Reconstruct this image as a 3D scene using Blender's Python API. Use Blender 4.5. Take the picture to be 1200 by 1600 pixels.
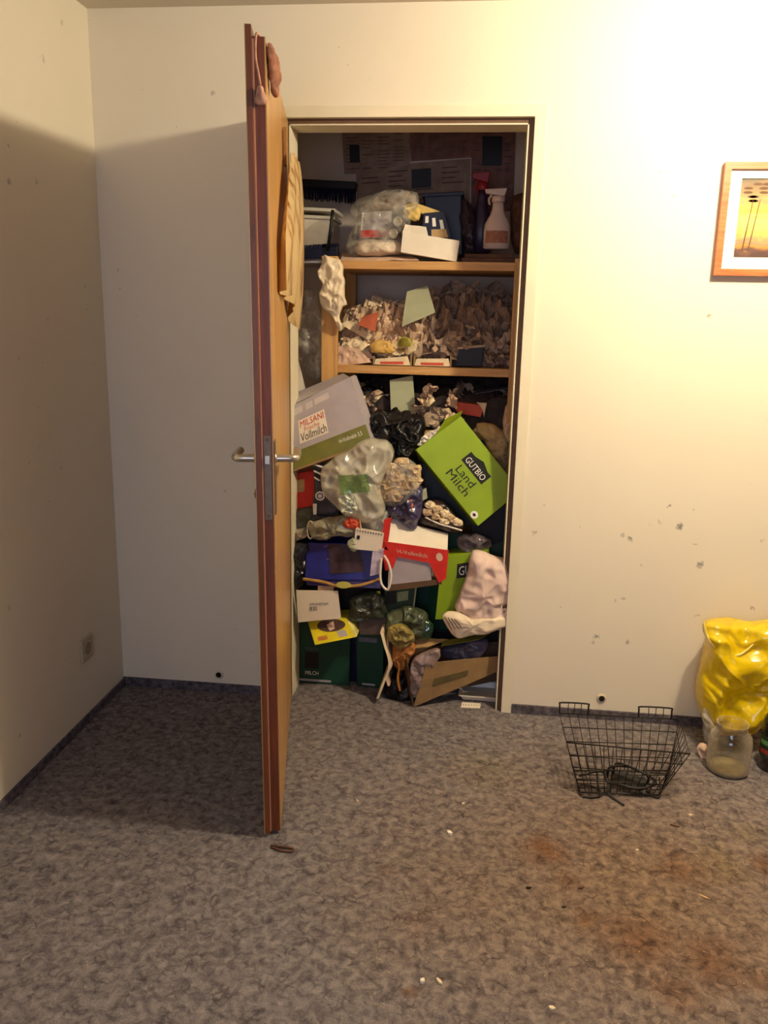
import bpy, bmesh, math, random
from mathutils import Vector, noise, Matrix
C = bpy.context.scene.collection
for o in list(bpy.data.objects): bpy.data.objects.remove(o)
PI = math.pi
# ------------------------------------------------------------------ camera
CX, CY, CZ = -0.129, -2.80, 1.384
PITCH, YAW, ROLL, FPX = 0.2311, 0.1112, 0.021, 1300.0
cp, sp = math.cos(PITCH), math.sin(PITCH)
FW = Vector((-math.sin(YAW)*cp, math.cos(YAW)*cp, -sp))
r0 = Vector((math.cos(YAW), math.sin(YAW), 0)); u0 = r0.cross(FW)
RT = math.cos(ROLL)*r0 + math.sin(ROLL)*u0
UP = -math.sin(ROLL)*r0 + math.cos(ROLL)*u0
CAM = Vector((CX, CY, CZ))
cd = bpy.data.cameras.new('camera'); cam = bpy.data.objects.new('camera', cd); C.objects.link(cam)
cam.matrix_world = Matrix(((RT.x, UP.x, -FW.x, CX), (RT.y, UP.y, -FW.y, CY), (RT.z, UP.z, -FW.z, CZ), (0, 0, 0, 1)))
cd.sensor_fit = 'HORIZONTAL'; cd.sensor_width = 36; cd.lens = FPX/1200*36; cd.clip_start = 0.02
bpy.context.scene.camera = cam
# ------------------------------------------------------------------ light
sc = bpy.context.scene
sc.view_settings.view_transform = 'Standard'; sc.view_settings.look = 'None'
sc.view_settings.gamma = 1; sc.view_settings.use_curve_mapping = False
sc.view_settings.exposure = 1.1
w = bpy.data.worlds.new('world'); sc.world = w; w.use_nodes = True
w.node_tree.nodes['Background'].inputs[0].default_value = (0.5, 0.6, 0.9, 1)
w.node_tree.nodes['Background'].inputs[1].default_value = 0.02
LAMP = Vector((0.78, -0.90, 2.235))
ld = bpy.data.lights.new('lamp_light', 'POINT'); ld.energy = 46; ld.color = (1, 0.85, 0.60); ld.shadow_soft_size = 0.045
lo = bpy.data.objects.new('lamp_light', ld); C.objects.link(lo); lo.location = LAMP
# cool area fill added behind the camera to tint the shadows; no window there
wd = bpy.data.lights.new('cool_fill', 'AREA'); wd.shape = 'RECTANGLE'; wd.size = 1.2; wd.size_y = 1.1
wd.energy = 9.5; wd.color = (0.62, 0.72, 1.0)
wo = bpy.data.objects.new('cool_fill', wd); C.objects.link(wo); wo.location = (-0.3, -4.0, 1.35); wo.rotation_euler = (math.radians(90), 0, 0)

# ------------------------------------------------------------------ helpers
def ray(u, v): return (FW*FPX + RT*(u-600) - UP*(v-800))
def W(u, v, y):
    d = ray(u, v); return CAM + d*((y-CY)/d.y)
def Z(u, v, z):
    d = ray(u, v); return CAM + d*((z-CZ)/d.z)
def X(u, v, x):
    d = ray(u, v); return CAM + d*((x-CX)/d.x)
def PL(u, v, p, n):
    d = ray(u, v); return CAM + d*((p-CAM).dot(n)/d.dot(n))
def N(p, f=1.0, s=0.0): return noise.noise(Vector(p)*f + Vector((s*3.7, s*1.3, -s*2.1)))
def s2l(c):
    return tuple(((x/255)/12.92 if x/255 <= 0.04045 else ((x/255+0.055)/1.055)**2.4) for x in c)
MATS = {}
def nt(name):
    m = bpy.data.materials.new(name); m.use_nodes = True
    t = m.node_tree; b = t.nodes['Principled BSDF']; return m, t, b
def nd(t, typ, **k):
    n = t.nodes.new(typ)
    for a, v in k.items():
        if a.startswith('i_'): n.inputs[a[2:].replace('_', ' ')].default_value = v
        else: setattr(n, a, v)
    return n
def mixc(t, fac, a, b, mode='MIX'):
    n = t.nodes.new('ShaderNodeMix'); n.data_type = 'RGBA'; n.blend_type = mode
    for sock, v in ((n.inputs[0], fac), (n.inputs[6], a), (n.inputs[7], b)):
        if hasattr(v, 'is_output'): t.links.new(v, sock)
        elif isinstance(v, (int, float)): sock.default_value = v
        else: sock.default_value = (*v, 1)
    return n.outputs[2]
def ramp(t, src, a, b, ca=(0, 0, 0), cb=(1, 1, 1)):
    n = t.nodes.new('ShaderNodeValToRGB'); e = n.color_ramp.elements
    e[0].position = a; e[0].color = (*ca, 1); e[1].position = b; e[1].color = (*cb, 1)
    t.links.new(src, n.inputs[0]); return n.outputs[0]
def bump(t, b, src, strength=.3, dist=.01):
    n = nd(t, 'ShaderNodeBump'); n.inputs['Strength'].default_value = strength; n.inputs['Distance'].default_value = dist
    t.links.new(src, n.inputs['Height']); t.links.new(n.outputs[0], b.inputs['Normal'])
def geo_pos(t): return nd(t, 'ShaderNodeNewGeometry').outputs['Position']
def nz(t, vec, scale, detail=3, rough=.55, dist=0):
    n = nd(t, 'ShaderNodeTexNoise'); n.inputs['Scale'].default_value = scale; n.inputs['Detail'].default_value = detail
    n.inputs['Roughness'].default_value = rough; n.inputs['Distortion'].default_value = dist
    if vec is not None: t.links.new(vec, n.inputs['Vector'])
    return n.outputs['Fac']
def M(name, rgb, rough=.6, var=.25, sc_=25, metal=0, bmp=0, spec=.4, coat=0):
    """plain procedural material, colour given as 0-255 sRGB"""
    if name in MATS: return MATS[name]
    m, t, b = nt(name); c = s2l(rgb)
    tc = nd(t, 'ShaderNodeTexCoord').outputs['Object']
    f = nz(t, tc, sc_, 4)
    lo_ = tuple(x*(1-var) for x in c); hi = tuple(min(1, x*(1+var*.7)) for x in c)
    t.links.new(ramp(t, f, .3, .7, lo_, hi), b.inputs['Base Color'])
    b.inputs['Roughness'].default_value = rough; b.inputs['Metallic'].default_value = metal
    b.inputs['Specular IOR Level'].default_value = spec; b.inputs['Coat Weight'].default_value = coat
    if bmp: bump(t, b, nz(t, tc, sc_*2.5, 3), bmp, .004)
    MATS[name] = m; return m
def film(name, rgb, fac=.35, rough=.12, streak=.5):
    """thin plastic film: part see-through, part milky and shiny"""
    if name in MATS: return MATS[name]
    m, t, b = nt(name); c = s2l(rgb); b.inputs['Base Color'].default_value = (*c, 1); b.inputs['Roughness'].default_value = rough
    b.inputs['Specular IOR Level'].default_value = .8
    tr = nd(t, 'ShaderNodeBsdfTransparent'); tr.inputs[0].default_value = (*[min(1, .6+.4*x) for x in c], 1)
    mx = nd(t, 'ShaderNodeMixShader'); tc = nd(t, 'ShaderNodeTexCoord').outputs['Object']
    f = nz(t, tc, 14, 3, .5, 1.5)
    mr = nd(t, 'ShaderNodeMapRange'); t.links.new(f, mr.inputs[0]); mr.inputs[1].default_value = .35; mr.inputs[2].default_value = .65
    mr.inputs[3].default_value = max(0, fac-streak*fac); mr.inputs[4].default_value = min(1, fac+streak*fac)
    t.links.new(mr.outputs[0], mx.inputs[0]); t.links.new(tr.outputs[0], mx.inputs[1]); t.links.new(b.outputs[0], mx.inputs[2])
    t.links.new(mx.outputs[0], t.nodes['Material Output'].inputs[0]); MATS[name] = m; return m
def spotmask(t, pos, spots, edge=.5, warp=.03, wscale=30):
    """union of irregular marks at fixed places: (x,y,z,r[,strength])"""
    nn = nd(t, 'ShaderNodeTexNoise'); nn.inputs['Scale'].default_value = wscale; nn.inputs['Detail'].default_value = 3
    t.links.new(pos, nn.inputs['Vector'])
    sub = nd(t, 'ShaderNodeVectorMath', operation='SUBTRACT'); t.links.new(nn.outputs['Color'], sub.inputs[0]); sub.inputs[1].default_value = (.5, .5, .5)
    scl = nd(t, 'ShaderNodeVectorMath', operation='SCALE'); t.links.new(sub.outputs[0], scl.inputs[0]); scl.inputs['Scale'].default_value = warp
    add = nd(t, 'ShaderNodeVectorMath', operation='ADD'); t.links.new(pos, add.inputs[0]); t.links.new(scl.outputs[0], add.inputs[1])
    acc = None
    for s in spots:
        d = nd(t, 'ShaderNodeVectorMath', operation='DISTANCE'); t.links.new(add.outputs[0], d.inputs[0]); d.inputs[1].default_value = s[:3]
        mr = nd(t, 'ShaderNodeMapRange'); t.links.new(d.outputs['Value'], mr.inputs[0])
        mr.inputs[1].default_value = s[3]*edge; mr.inputs[2].default_value = s[3]; mr.inputs[3].default_value = s[4] if len(s) > 4 else 1; mr.inputs[4].default_value = 0
        if acc is None: acc = mr.outputs[0]
        else:
            mm = nd(t, 'ShaderNodeMath', operation='MAXIMUM'); t.links.new(acc, mm.inputs[0]); t.links.new(mr.outputs[0], mm.inputs[1]); acc = mm.outputs[0]
    return acc

# ---- meshes: a shape is (verts, faces)
def join(*shapes):
    v, f = [], []
    for a, b in shapes:
        k = len(v); v += [Vector(p) for p in a]; f += [tuple(i+k for i in q) for q in b]
    return v, f
def box(x0, x1, y0, y1, z0, z1):
    v = [(x, y, z) for z in (z0, z1) for y in (y0, y1) for x in (x0, x1)]
    return [Vector(p) for p in v], [(0, 2, 3, 1), (4, 5, 7, 6), (0, 1, 5, 4), (2, 6, 7, 3), (0, 4, 6, 2), (1, 3, 7, 5)]
def hexa(q, d):
    """q: 4 front corners TL TR BR BL, d: vector (or 4) to the back"""
    q = [Vector(p) for p in q]; ds = d if isinstance(d, (list, tuple)) and len(d) == 4 else [Vector(d)]*4
    b = [p+Vector(e) for p, e in zip(q, ds)]
    return q+b, [(0, 3, 2, 1), (4, 5, 6, 7), (0, 1, 5, 4), (1, 2, 6, 5), (2, 3, 7, 6), (3, 0, 4, 7)]
def bil(q, u, v):   # u to the right, v downward
    a, b, c, d = q; return (a.lerp(b, u)).lerp(d.lerp(c, u), v)
def sheet(q, nu=10, nv=10, amp=.004, fr=14, th=.0012, seed=0, curl=None, cut=None):
    """thin paper/card between four corners, wrinkled, with a real (small) thickness"""
    q = [Vector(p) for p in q]; n = (q[1]-q[0]).cross(q[3]-q[0]).normalized(); pts = []
    for j in range(nv+1):
        for i in range(nu+1):
            u, v = i/nu, j/nv; p = bil(q, u, v)
            o = N(p, fr, seed)*amp + N(p, fr*2.7, seed+5)*amp*.5
            if curl: o += curl(u, v)
            pts.append(p + n*o)
    k = len(pts); f = []
    for j in range(nv):
        for i in range(nu):
            if cut and cut((i+.5)/nu, (j+.5)/nv): continue
            a = j*(nu+1)+i; f.append((a, a+1, a+nu+2, a+nu+1)); f.append((a+k+nu+1, a+k+nu+2, a+k+1, a+k))
    edge = {}
    for q4 in f[::2]:
        for e in zip(q4, q4[1:]+q4[:1]):
            if (e[1], e[0]) in edge: del edge[(e[1], e[0])]
            else: edge[e] = 1
    for a, b in edge: f.append((b, a, a+k, b+k))
    return pts + [p - n*th for p in pts], f
def resample(P, n):
    L = [0]
    for i in range(len(P)): L.append(L[-1] + (P[(i+1) % len(P)]-P[i]).length)
    out = []; j = 0
    for k in range(n):
        s = L[-1]*k/n
        while L[j+1] < s: j += 1
        t = (s-L[j])/max(1e-9, L[j+1]-L[j]); out.append(P[j].lerp(P[(j+1) % len(P)], t))
    return out
def smoothpoly(P, it=1):
    for _ in range(it):
        Q = []
        for i in range(len(P)):
            a, b = P[i], P[(i+1) % len(P)]; Q += [a.lerp(b, .2), a.lerp(b, .8)]
        P = Q
    return P
def pillow(P, th, back=None, wr=.012, fr=16, seed=0, n=60, rings=11, smooth=1, nrm=None, crease=1.0):
    """crumpled hollow body whose rim follows the outline P (world points) and swells by th to the front, back to the rear"""
    P = resample(smoothpoly([Vector(p) for p in P], smooth), n); c = sum(P, Vector())/n
    nrm = Vector(nrm).normalized() if nrm else Vector((0, -1, 0)); back = th*.6 if back is None else back
    v, f = [], []
    def ringpts(t, side):
        s = math.sin(t); h = math.cos(t)**.75
        for i, b in enumerate(P):
            p = c + (b-c)*s
            r = 1-abs(N(p, fr, seed))*2.2*crease; r2 = 1-abs(N(p, fr*2.3, seed+9))*2.2
            p = p + nrm*side*(th if side > 0 else back)*h
            p = p + nrm*side*(wr*r + wr*.5*r2)*(.25+.75*h) + Vector((N(p, fr, seed+2), 0, N(p, fr, seed+3)))*wr*.8
            v.append(p)
    for side in (1, -1):
        base = len(v)
        for k in range(rings+1): ringpts(PI/2*(1-k/rings) if k < rings else .02, side)
        for k in range(rings):
            for i in range(n):
                a = base+k*n+i; b = base+k*n+(i+1) % n
                q = (a, b, b+n, a+n); f.append(q if side > 0 else q[::-1])
        f.append(tuple(base+rings*n+i for i in (range(n) if side > 0 else reversed(range(n)))))
    for i in range(n):  # weld the two rims
        m = (rings+1)*n; f.append((i, m+i, m+(i+1) % n, (i+1) % n))
    return v, f
def tube(P, r, seg=6, closed=False, taper=None):
    P = [Vector(p) for p in P]; v, f = [], []; n = len(P); up = None
    for i, p in enumerate(P):
        a = P[(i-1) % n] if (closed or i) else p; b = P[(i+1) % n] if (closed or i < n-1) else p
        d = (b-a).normalized() if (b-a).length > 1e-9 else Vector((0, 0, 1))
        if up is None: up = Vector((0, 0, 1)) if abs(d.z) < .9 else Vector((1, 0, 0))
        s = d.cross(up)
        if s.length < 1e-6: s = d.cross(Vector((1, 0, 0)))
        s.normalize(); up = s.cross(d).normalized(); rr = taper[i] if taper else r
        for k in range(seg):
            t = 2*PI*k/seg; v.append(p + (s*math.cos(t)+up*math.sin(t))*rr)
    for i in range(n if closed else n-1):
        for k in range(seg):
            a = i*seg+k; b = i*seg+(k+1) % seg; c2 = ((i+1) % n)*seg; f.append((a, b, c2+(k+1) % seg, c2+k))
    if not closed: f.append(tuple(range(seg))[::-1]); f.append(tuple((n-1)*seg+k for k in range(seg)))
    return v, f
def lathe(prof, c, seg=28, sx=1, sy=1, axis=None, top=True):
    v, f = [], []; c = Vector(c)
    for r, z in prof:
        for k in range(seg):
            t = 2*PI*k/seg; v.append(Vector((r*sx*math.cos(t), r*sy*math.sin(t), z)))
    for i in range(len(prof)-1):
        for k in range(seg):
            a = i*seg+k; b = i*seg+(k+1) % seg; f.append((a, b, b+seg, a+seg))
    f.append(tuple(range(seg))[::-1])
    if top: f.append(tuple((len(prof)-1)*seg+k for k in range(seg)))
    if axis is not None:
        q = Vector((0, 0, 1)).rotation_difference(Vector(axis).normalized()); v = [q @ p for p in v]
    return [p+c for p in v], f
def cr(P, k=6):  # catmull-rom through points
    P = [Vector(p) for p in P]; out = []
    for i in range(len(P)-1):
        a = P[max(i-1, 0)]; b = P[i]; c = P[i+1]; d = P[min(i+2, len(P)-1)]
        for j in range(k):
            t = j/k; out.append(.5*((2*b)+(c-a)*t+(2*a-5*b+4*c-d)*t*t+(3*b-a-3*c+d)*t**3))
    out.append(P[-1]); return out
def mesh(name, shape, mat, off=Vector(), smooth=False, bev=0):
    v, f = shape; me = bpy.data.meshes.new(name)
    me.from_pydata([tuple(Vector(p)-off) for p in v], [], f); me.validate(); me.update()
    bm = bmesh.new(); bm.from_mesh(me); bmesh.ops.remove_doubles(bm, verts=bm.verts, dist=1e-6)
    bmesh.ops.recalc_face_normals(bm, faces=bm.faces)
    if bev: bmesh.ops.bevel(bm, geom=bm.edges[:], offset=bev, segments=2, affect='EDGES', profile=.5)
    bm.to_mesh(me); bm.free(); me.materials.append(mat)
    if smooth:
        me.shade_smooth()
    return me
def base_of(shape):
    v = shape[0]; xs = [p[0] for p in v]; ys = [p[1] for p in v]; zs = [p[2] for p in v]
    return Vector(((min(xs)+max(xs))/2, (min(ys)+max(ys))/2, min(zs)))
def solo(name, shape, mat, label, cat, group=None, smooth=False, bev=0, kind=None):
    off = base_of(shape); o = bpy.data.objects.new(name, mesh(name, shape, mat, off, smooth, bev)); C.objects.link(o)
    o.location = off; o['label'] = label; o['category'] = cat
    if group: o['group'] = group
    if kind: o['kind'] = kind
    return o
def thing(name, label, cat, loc, group=None, kind=None):
    o = bpy.data.objects.new(name, None); C.objects.link(o); o.location = loc; o['label'] = label
    if cat: o['category'] = cat
    if group: o['group'] = group
    if kind: o['kind'] = kind
    o.empty_display_size = .05; return o
def wloc(o):
    p = Vector(o.location)
    while o.parent: o = o.parent; p = p + Vector(o.location)
    return p
def part(par, name, shape, mat, smooth=False, bev=0, label=None, kind=None):
    o = bpy.data.objects.new(name, mesh(name, shape, mat, wloc(par), smooth, bev)); C.objects.link(o); o.parent = par
    if label: o['label'] = label
    if kind: o['kind'] = kind
    return o
def struct(name, shape, mat, label=None, bev=0):
    o = bpy.data.objects.new(name, mesh(name, shape, mat, Vector(), False, bev)); C.objects.link(o); o['kind'] = 'structure'
    if label: o['label'] = label
    return o
def text_shape(s, q, rect, off=.0006, shear=0, th=.0004, bold=0):
    """lettering laid on the quad q (TL TR BR BL) inside rect=(u0,v0,u1,v1)"""
    cu = bpy.data.curves.new('t', 'FONT'); cu.body = s; cu.resolution_u = 2; cu.offset = 0; cu.shear = shear
    cu.align_x = 'CENTER'
    ob = bpy.data.objects.new('t', cu); C.objects.link(ob)
    dg = bpy.context.evaluated_depsgraph_get(); me = bpy.data.meshes.new_from_object(ob.evaluated_get(dg))
    me.calc_loop_triangles(); vs = [v.co.copy() for v in me.vertices]; fs = [tuple(p.vertices) for p in me.loop_triangles]
    bpy.data.objects.remove(ob); bpy.data.curves.remove(cu); bpy.data.meshes.remove(me)
    x0 = min(v.x for v in vs); x1 = max(v.x for v in vs); y0 = min(v.y for v in vs); y1 = max(v.y for v in vs)
    q = [Vector(p) for p in q]; n = (q[1]-q[0]).cross(q[3]-q[0]).normalized()
    if n.dot(CAM-q[0]) < 0: n = -n
    u0, v0, u1, v1 = rect
    P = [bil(q, u0+(u1-u0)*(v.x-x0)/(x1-x0), v1-(v1-v0)*(v.y-y0)/(y1-y0)) + n*off for v in vs]
    return P, fs
def subquad(q, u0, v0, u1, v1, off=0):
    q = [Vector(p) for p in q]; n = (q[1]-q[0]).cross(q[3]-q[0]).normalized()
    if n.dot(CAM-q[0]) < 0: n = -n
    return [bil(q, u0, v0)+n*off, bil(q, u1, v0)+n*off, bil(q, u1, v1)+n*off, bil(q, u0, v1)+n*off]
def decal(q, u0, v0, u1, v1, off=.0005, th=.0008):
    s = subquad(q, u0, v0, u1, v1, off); n = (s[1]-s[0]).cross(s[3]-s[0]).normalized()
    if n.dot(CAM-s[0]) > 0: n = -n
    return hexa(s, n*th)
def ellipse_on(q, cu, cv, ru, rv, off=.0007, n=24, r0=0):
    q = [Vector(p) for p in q]; nn = (q[1]-q[0]).cross(q[3]-q[0]).normalized()
    if nn.dot(CAM-q[0]) < 0: nn = -nn
    v = [bil(q, cu+ru*math.cos(2*PI*i/n), cv+rv*math.sin(2*PI*i/n))+nn*off for i in range(n)]
    if not r0: return v, [tuple(range(n))]
    v += [bil(q, cu+r0*ru*math.cos(2*PI*i/n), cv+r0*rv*math.sin(2*PI*i/n))+nn*off for i in range(n)]
    return v, [(i, (i+1) % n, n+(i+1) % n, n+i) for i in range(n)]
def PW(pts, y): return [W(u, v, y) for u, v in pts]

# ------------------------------------------------------------------ structural materials
def wall_mat(name, rgb, spots=(), dirt=.12):
    m, t, b = nt(name); pos = geo_pos(t); c = s2l(rgb)
    big = nz(t, pos, 1.6, 4); col = ramp(t, big, .35, .75, tuple(x*.95 for x in c), c)
    fine = nz(t, pos, 45, 2); msk = nz(t, pos, 3.1, 3)
    f = ramp(t, fine, .70, .75); g = ramp(t, msk, .52, .62)
    mu = nd(t, 'ShaderNodeMath', operation='MULTIPLY'); t.links.new(f, mu.inputs[0]); t.links.new(g, mu.inputs[1])
    mu2 = nd(t, 'ShaderNodeMath', operation='MULTIPLY'); t.links.new(mu.outputs[0], mu2.inputs[0]); mu2.inputs[1].default_value = .45
    col = mixc(t, mu2.outputs[0], col, s2l((95, 85, 75)))
    if spots: col = mixc(t, spotmask(t, pos, spots, .05, .030, 85), col, s2l((78, 70, 60)))
    t.links.new(col, b.inputs['Base Color']); b.inputs['Roughness'].default_value = .85; b.inputs['Specular IOR Level'].default_value = .15
    bump(t, b, nz(t, pos, 260, 3), .12, .002); return m
def V3(p): return (p.x, p.y, p.z)
marks = [(1047, 791, 5, .8), (1083, 797, 3, .5), (1062, 823, 8, .7), (985, 842, 6, .7), (973, 836, 5, .4), (1094, 882, 8, .6), (1086, 850, 4, .3),
         (974, 935, 5, .5), (962, 938, 3, .4), (932, 994, 6, .6), (926, 1003, 4, .35), (981, 1003, 5, .5), (836, 832, 6, .5), (1108, 493, 4, .8),
         (527, 177, 6, .5), (836, 397, 5, .5), (545, 170, 4, .3), (333, 145, 5, .45), (1090, 962, 4, .5), (1100, 770, 3, .4), (1190, 845, 4, .5), (1176, 950, 5, .4), (1002, 882, 3, .4), (850, 790, 4, .3), (1030, 815, 5, .3), (1015, 820, 3, .3)]
wsp = [(*V3(W(u, v, 0)), r*.0019, min(1, s*1.3)) for u, v, r, s in marks]
M_wall = wall_mat('wall_paint', (236, 226, 206), wsp)
lsp = [(*V3(X(u, v, -1.422)), r*.0019, s) for u, v, r, s in [(97, 36, 6, .5), (68, 92, 6, .4), (15, 285, 6, .6), (58, 285, 6, .4), (165, 283, 5, .4), (14, 950, 5, .4), (31, 1151, 4, .7), (30, 560, 5, .3), (75, 500, 5, .3), (128, 1025, 5, .6), (60, 700, 5, .25)]]
M_wall_l = wall_mat('wall_paint_left', (234, 226, 205), lsp)
M_far = wall_mat('far_wall_paint', (150, 122, 92))
M_ceil = wall_mat('ceiling_paint', (225, 215, 195))
M_closet = wall_mat('closet_plaster', (216, 200, 184))
def carpet_mat():
    m, t, b = nt('carpet'); pos = geo_pos(t)
    mp = nd(t, 'ShaderNodeMapping'); mp.inputs['Scale'].default_value = (1, 1, 1); t.links.new(pos, mp.inputs[0])
    wn = nd(t, 'ShaderNodeTexNoise'); wn.inputs['Scale'].default_value = 14; wn.inputs['Detail'].default_value = 3; t.links.new(pos, wn.inputs['Vector'])
    scl = nd(t, 'ShaderNodeVectorMath', operation='SCALE'); t.links.new(wn.outputs['Color'], scl.inputs[0]); scl.inputs['Scale'].default_value = .09
    add = nd(t, 'ShaderNodeVectorMath', operation='ADD'); t.links.new(pos, add.inputs[0]); t.links.new(scl.outputs[0], add.inputs[1])
    vo = nd(t, 'ShaderNodeTexVoronoi', feature='DISTANCE_TO_EDGE'); vo.inputs['Scale'].default_value = 30; t.links.new(add.outputs[0], vo.inputs['Vector'])
    vein = ramp(t, vo.outputs['Distance'], .0, .16, (1, 1, 1), (0, 0, 0))
    brk = ramp(t, nz(t, pos, 22, 3), .47, .62)
    mu = nd(t, 'ShaderNodeMath', operation='MULTIPLY'); t.links.new(vein, mu.inputs[0]); t.links.new(brk, mu.inputs[1])
    mu2 = nd(t, 'ShaderNodeMath', operation='MULTIPLY'); t.links.new(mu.outputs[0], mu2.inputs[0]); mu2.inputs[1].default_value = .6
    base = ramp(t, nz(t, pos, 42, 5, .62, .6), .32, .70, s2l((88, 83, 88)), s2l((148, 140, 139)))
    base = mixc(t, mu2.outputs[0], base, s2l((44, 38, 44)))
    tuft = ramp(t, nz(t, pos, 420, 2), .3, .7, (.62, .62, .62), (1.25, 1.25, 1.25)); base = mixc(t, 1.0, base, tuft, 'MULTIPLY')
    # traffic dirt and spilt stains on the right-hand half
    G = lambda u, v, r, s: (*V3(Z(u, v, 0)), r, s)
    dirt = spotmask(t, pos, [G(1000, 1390, .85, .95), G(1150, 1450, .6, .8), G(780, 1400, .55, .7)], .1, .25, 4)
    dirt2 = nd(t, 'ShaderNodeMath', operation='MULTIPLY'); t.links.new(dirt, dirt2.inputs[0]); dirt2.inputs[1].default_value = .95
    base = mixc(t, dirt2.outputs[0], base, mixc(t, 1.0, base, (1.0, .76, .50), 'MULTIPLY'))
    st = spotmask(t, pos, [G(850, 1330, .085, .8), G(885, 1375, .05, .45), G(1060, 1355, .09, .5), G(1000, 1470, .13, .6), G(1110, 1500, .12, .6), G(1190, 1350, .06, .7), G(920, 1440, .05, .6), G(1050, 1545, .08, .5), G(650, 1440, .08, .25), G(640, 1545, .025, .7), G(1180, 1530, .06, .5), G(600, 1365, .03, .5)], .1, .09, 12)
    base = mixc(t, st, base, mixc(t, 1.0, base, (.74, .42, .20), 'MULTIPLY'))
    gr = spotmask(t, pos, [G(1130, 1350, .10, .4), G(760, 1200, .16, .35), G(1170, 1305, .06, .4)], .1, .09, 10)
    base = mixc(t, gr, base, mixc(t, 1.0, base, (.85, .82, .42), 'MULTIPLY'))
    t.links.new(base, b.inputs['Base Color']); b.inputs['Roughness'].default_value = .95; b.inputs['Specular IOR Level'].default_value = .1
    bump(t, b, nz(t, pos, 380, 3), .5, .004); return m
M_carpet = carpet_mat()
def wood(name, a, b_, along='Z', scale=9, rough=.5, knots=0):
    if name in MATS: return MATS[name]
    m, t, b = nt(name); pos = geo_pos(t); mp = nd(t, 'ShaderNodeMapping')
    s = {'X': (.12, 1.6, 1.6), 'Y': (1.6, .12, 1.6), 'Z': (1.6, 1.6, .10)}[along]
    mp.inputs['Scale'].default_value = s; t.links.new(pos, mp.inputs[0])
    f = nz(t, mp.outputs[0], scale*3, 5, .6, 1.2); col = ramp(t, f, .3, .72, s2l(a), s2l(b_))
    if knots:
        col = mixc(t, ramp(t, nz(t, pos, 8, 1), .70, .76), col, tuple(x*.35 for x in s2l(a)))
    t.links.new(col, b.inputs['Base Color']); b.inputs['Roughness'].default_value = rough
    MATS[name] = m; return m
M_frame = M('frame_paint', (232, 222, 196), .45, .05, 8)
M_seal = M('brown_seal', (112, 84, 62), .6, .15)
# ------------------------------------------------------------------ room shell
XL, XR, YF, H = -1.422, 2.3, -4.3, 2.313
CB, CLX, CRX = 0.72, -1.05, 0.16          # closet back, left, right
DL, DR, DH = -0.79, 0.0, 1.99             # door rebate
FO = .034                                  # width of frame face
struct('floor', box(XL-.1, XR+.1, YF-.1, CB+.1, -.08, 0), M_carpet, 'mottled grey brown stained carpet')
struct('ceiling', box(XL-.1, XR+.1, YF-.1, CB+.1, H, H+.08), M_ceil)
struct('wall_left', box(XL-.1, XL, YF-.1, .1, 0, H), M_wall_l)
struct('wall_right', box(XR, XR+.1, YF-.1, .1, 0, H), M_far)
struct('wall_front', box(XL-.1, XR+.1, YF-.1, YF, 0, H), M_far)
struct('wall_back', join(box(XL, DL-FO, 0, .1, 0, H), box(DR+FO, XR, 0, .1, 0, H), box(DL-FO, DR+FO, 0, .1, DH+FO, H)), M_wall, 'cream painted wall with the closet doorway')
struct('wall_closet_back', box(CLX-.05, CRX+.05, CB, CB+.06, 0, H), M_closet)
struct('wall_closet_left', box(CLX-.05, CLX, .1, CB, 0, H), M_closet)
struct('wall_closet_right', box(CRX, CRX+.05, .1, CB, 0, H), M_closet)
M_base = None
def base_mat():
    m, t, b = nt('carpet_baseboard'); pos = geo_pos(t)
    t.links.new(ramp(t, nz(t, pos, 50, 4), .35, .7, s2l((62, 56, 64)), s2l((112, 104, 110))), b.inputs['Base Color']); b.inputs['Roughness'].default_value = .95
    return m
M_base = base_mat()
struct('baseboard_back', box(DR+FO+.002, XR, -.008, 0, 0, .034), M_base, 'low carpet skirting right of the doorway')
struct('baseboard_hinge_side', box(XL, DL-FO-.002, -.008, 0, 0, .034), M_base, 'low carpet skirting left of the doorway')
struct('baseboard_left', box(XL, XL+.008, YF, -.008, 0, .03), M_base)
# door frame (steel): face, rebate with seal, inner lip and reveal
tf = thing('trim_1', 'cream steel door frame around the closet opening', None, (-.395, .05, 0), kind='structure')
g = .016; lip = .03
part(tf, 'frame_face', join(box(DR, DR+FO, -.006, .1, 0, DH+FO), box(DL-FO, DL, -.006, .1, 0, DH+FO), box(DL, DR, -.006, .1, DH, DH+FO)), M_frame)
part(tf, 'seal', join(box(DR-g, DR, .016, .03, 0, DH-g), box(DL, DL+g, .016, .03, 0, DH-g), box(DL, DR, .016, .03, DH-g, DH)), M_seal, label='brown rubber seal strip')
part(tf, 'reveal', join(box(DR-g-.004, DR-g, .010, .12, 0, DH-g), box(DR-g, DR, .03, .12, 0, DH-g), box(DL+g, DL+g+.004, .010, .12, 0, DH-g),
     box(DL, DL+g, .03, .12, 0, DH-g), box(DL, DR, .03, .12, DH-g, DH), box(DL+g, DR-g, .010, .12, DH-g-.004, DH-g)), M_frame)
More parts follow.
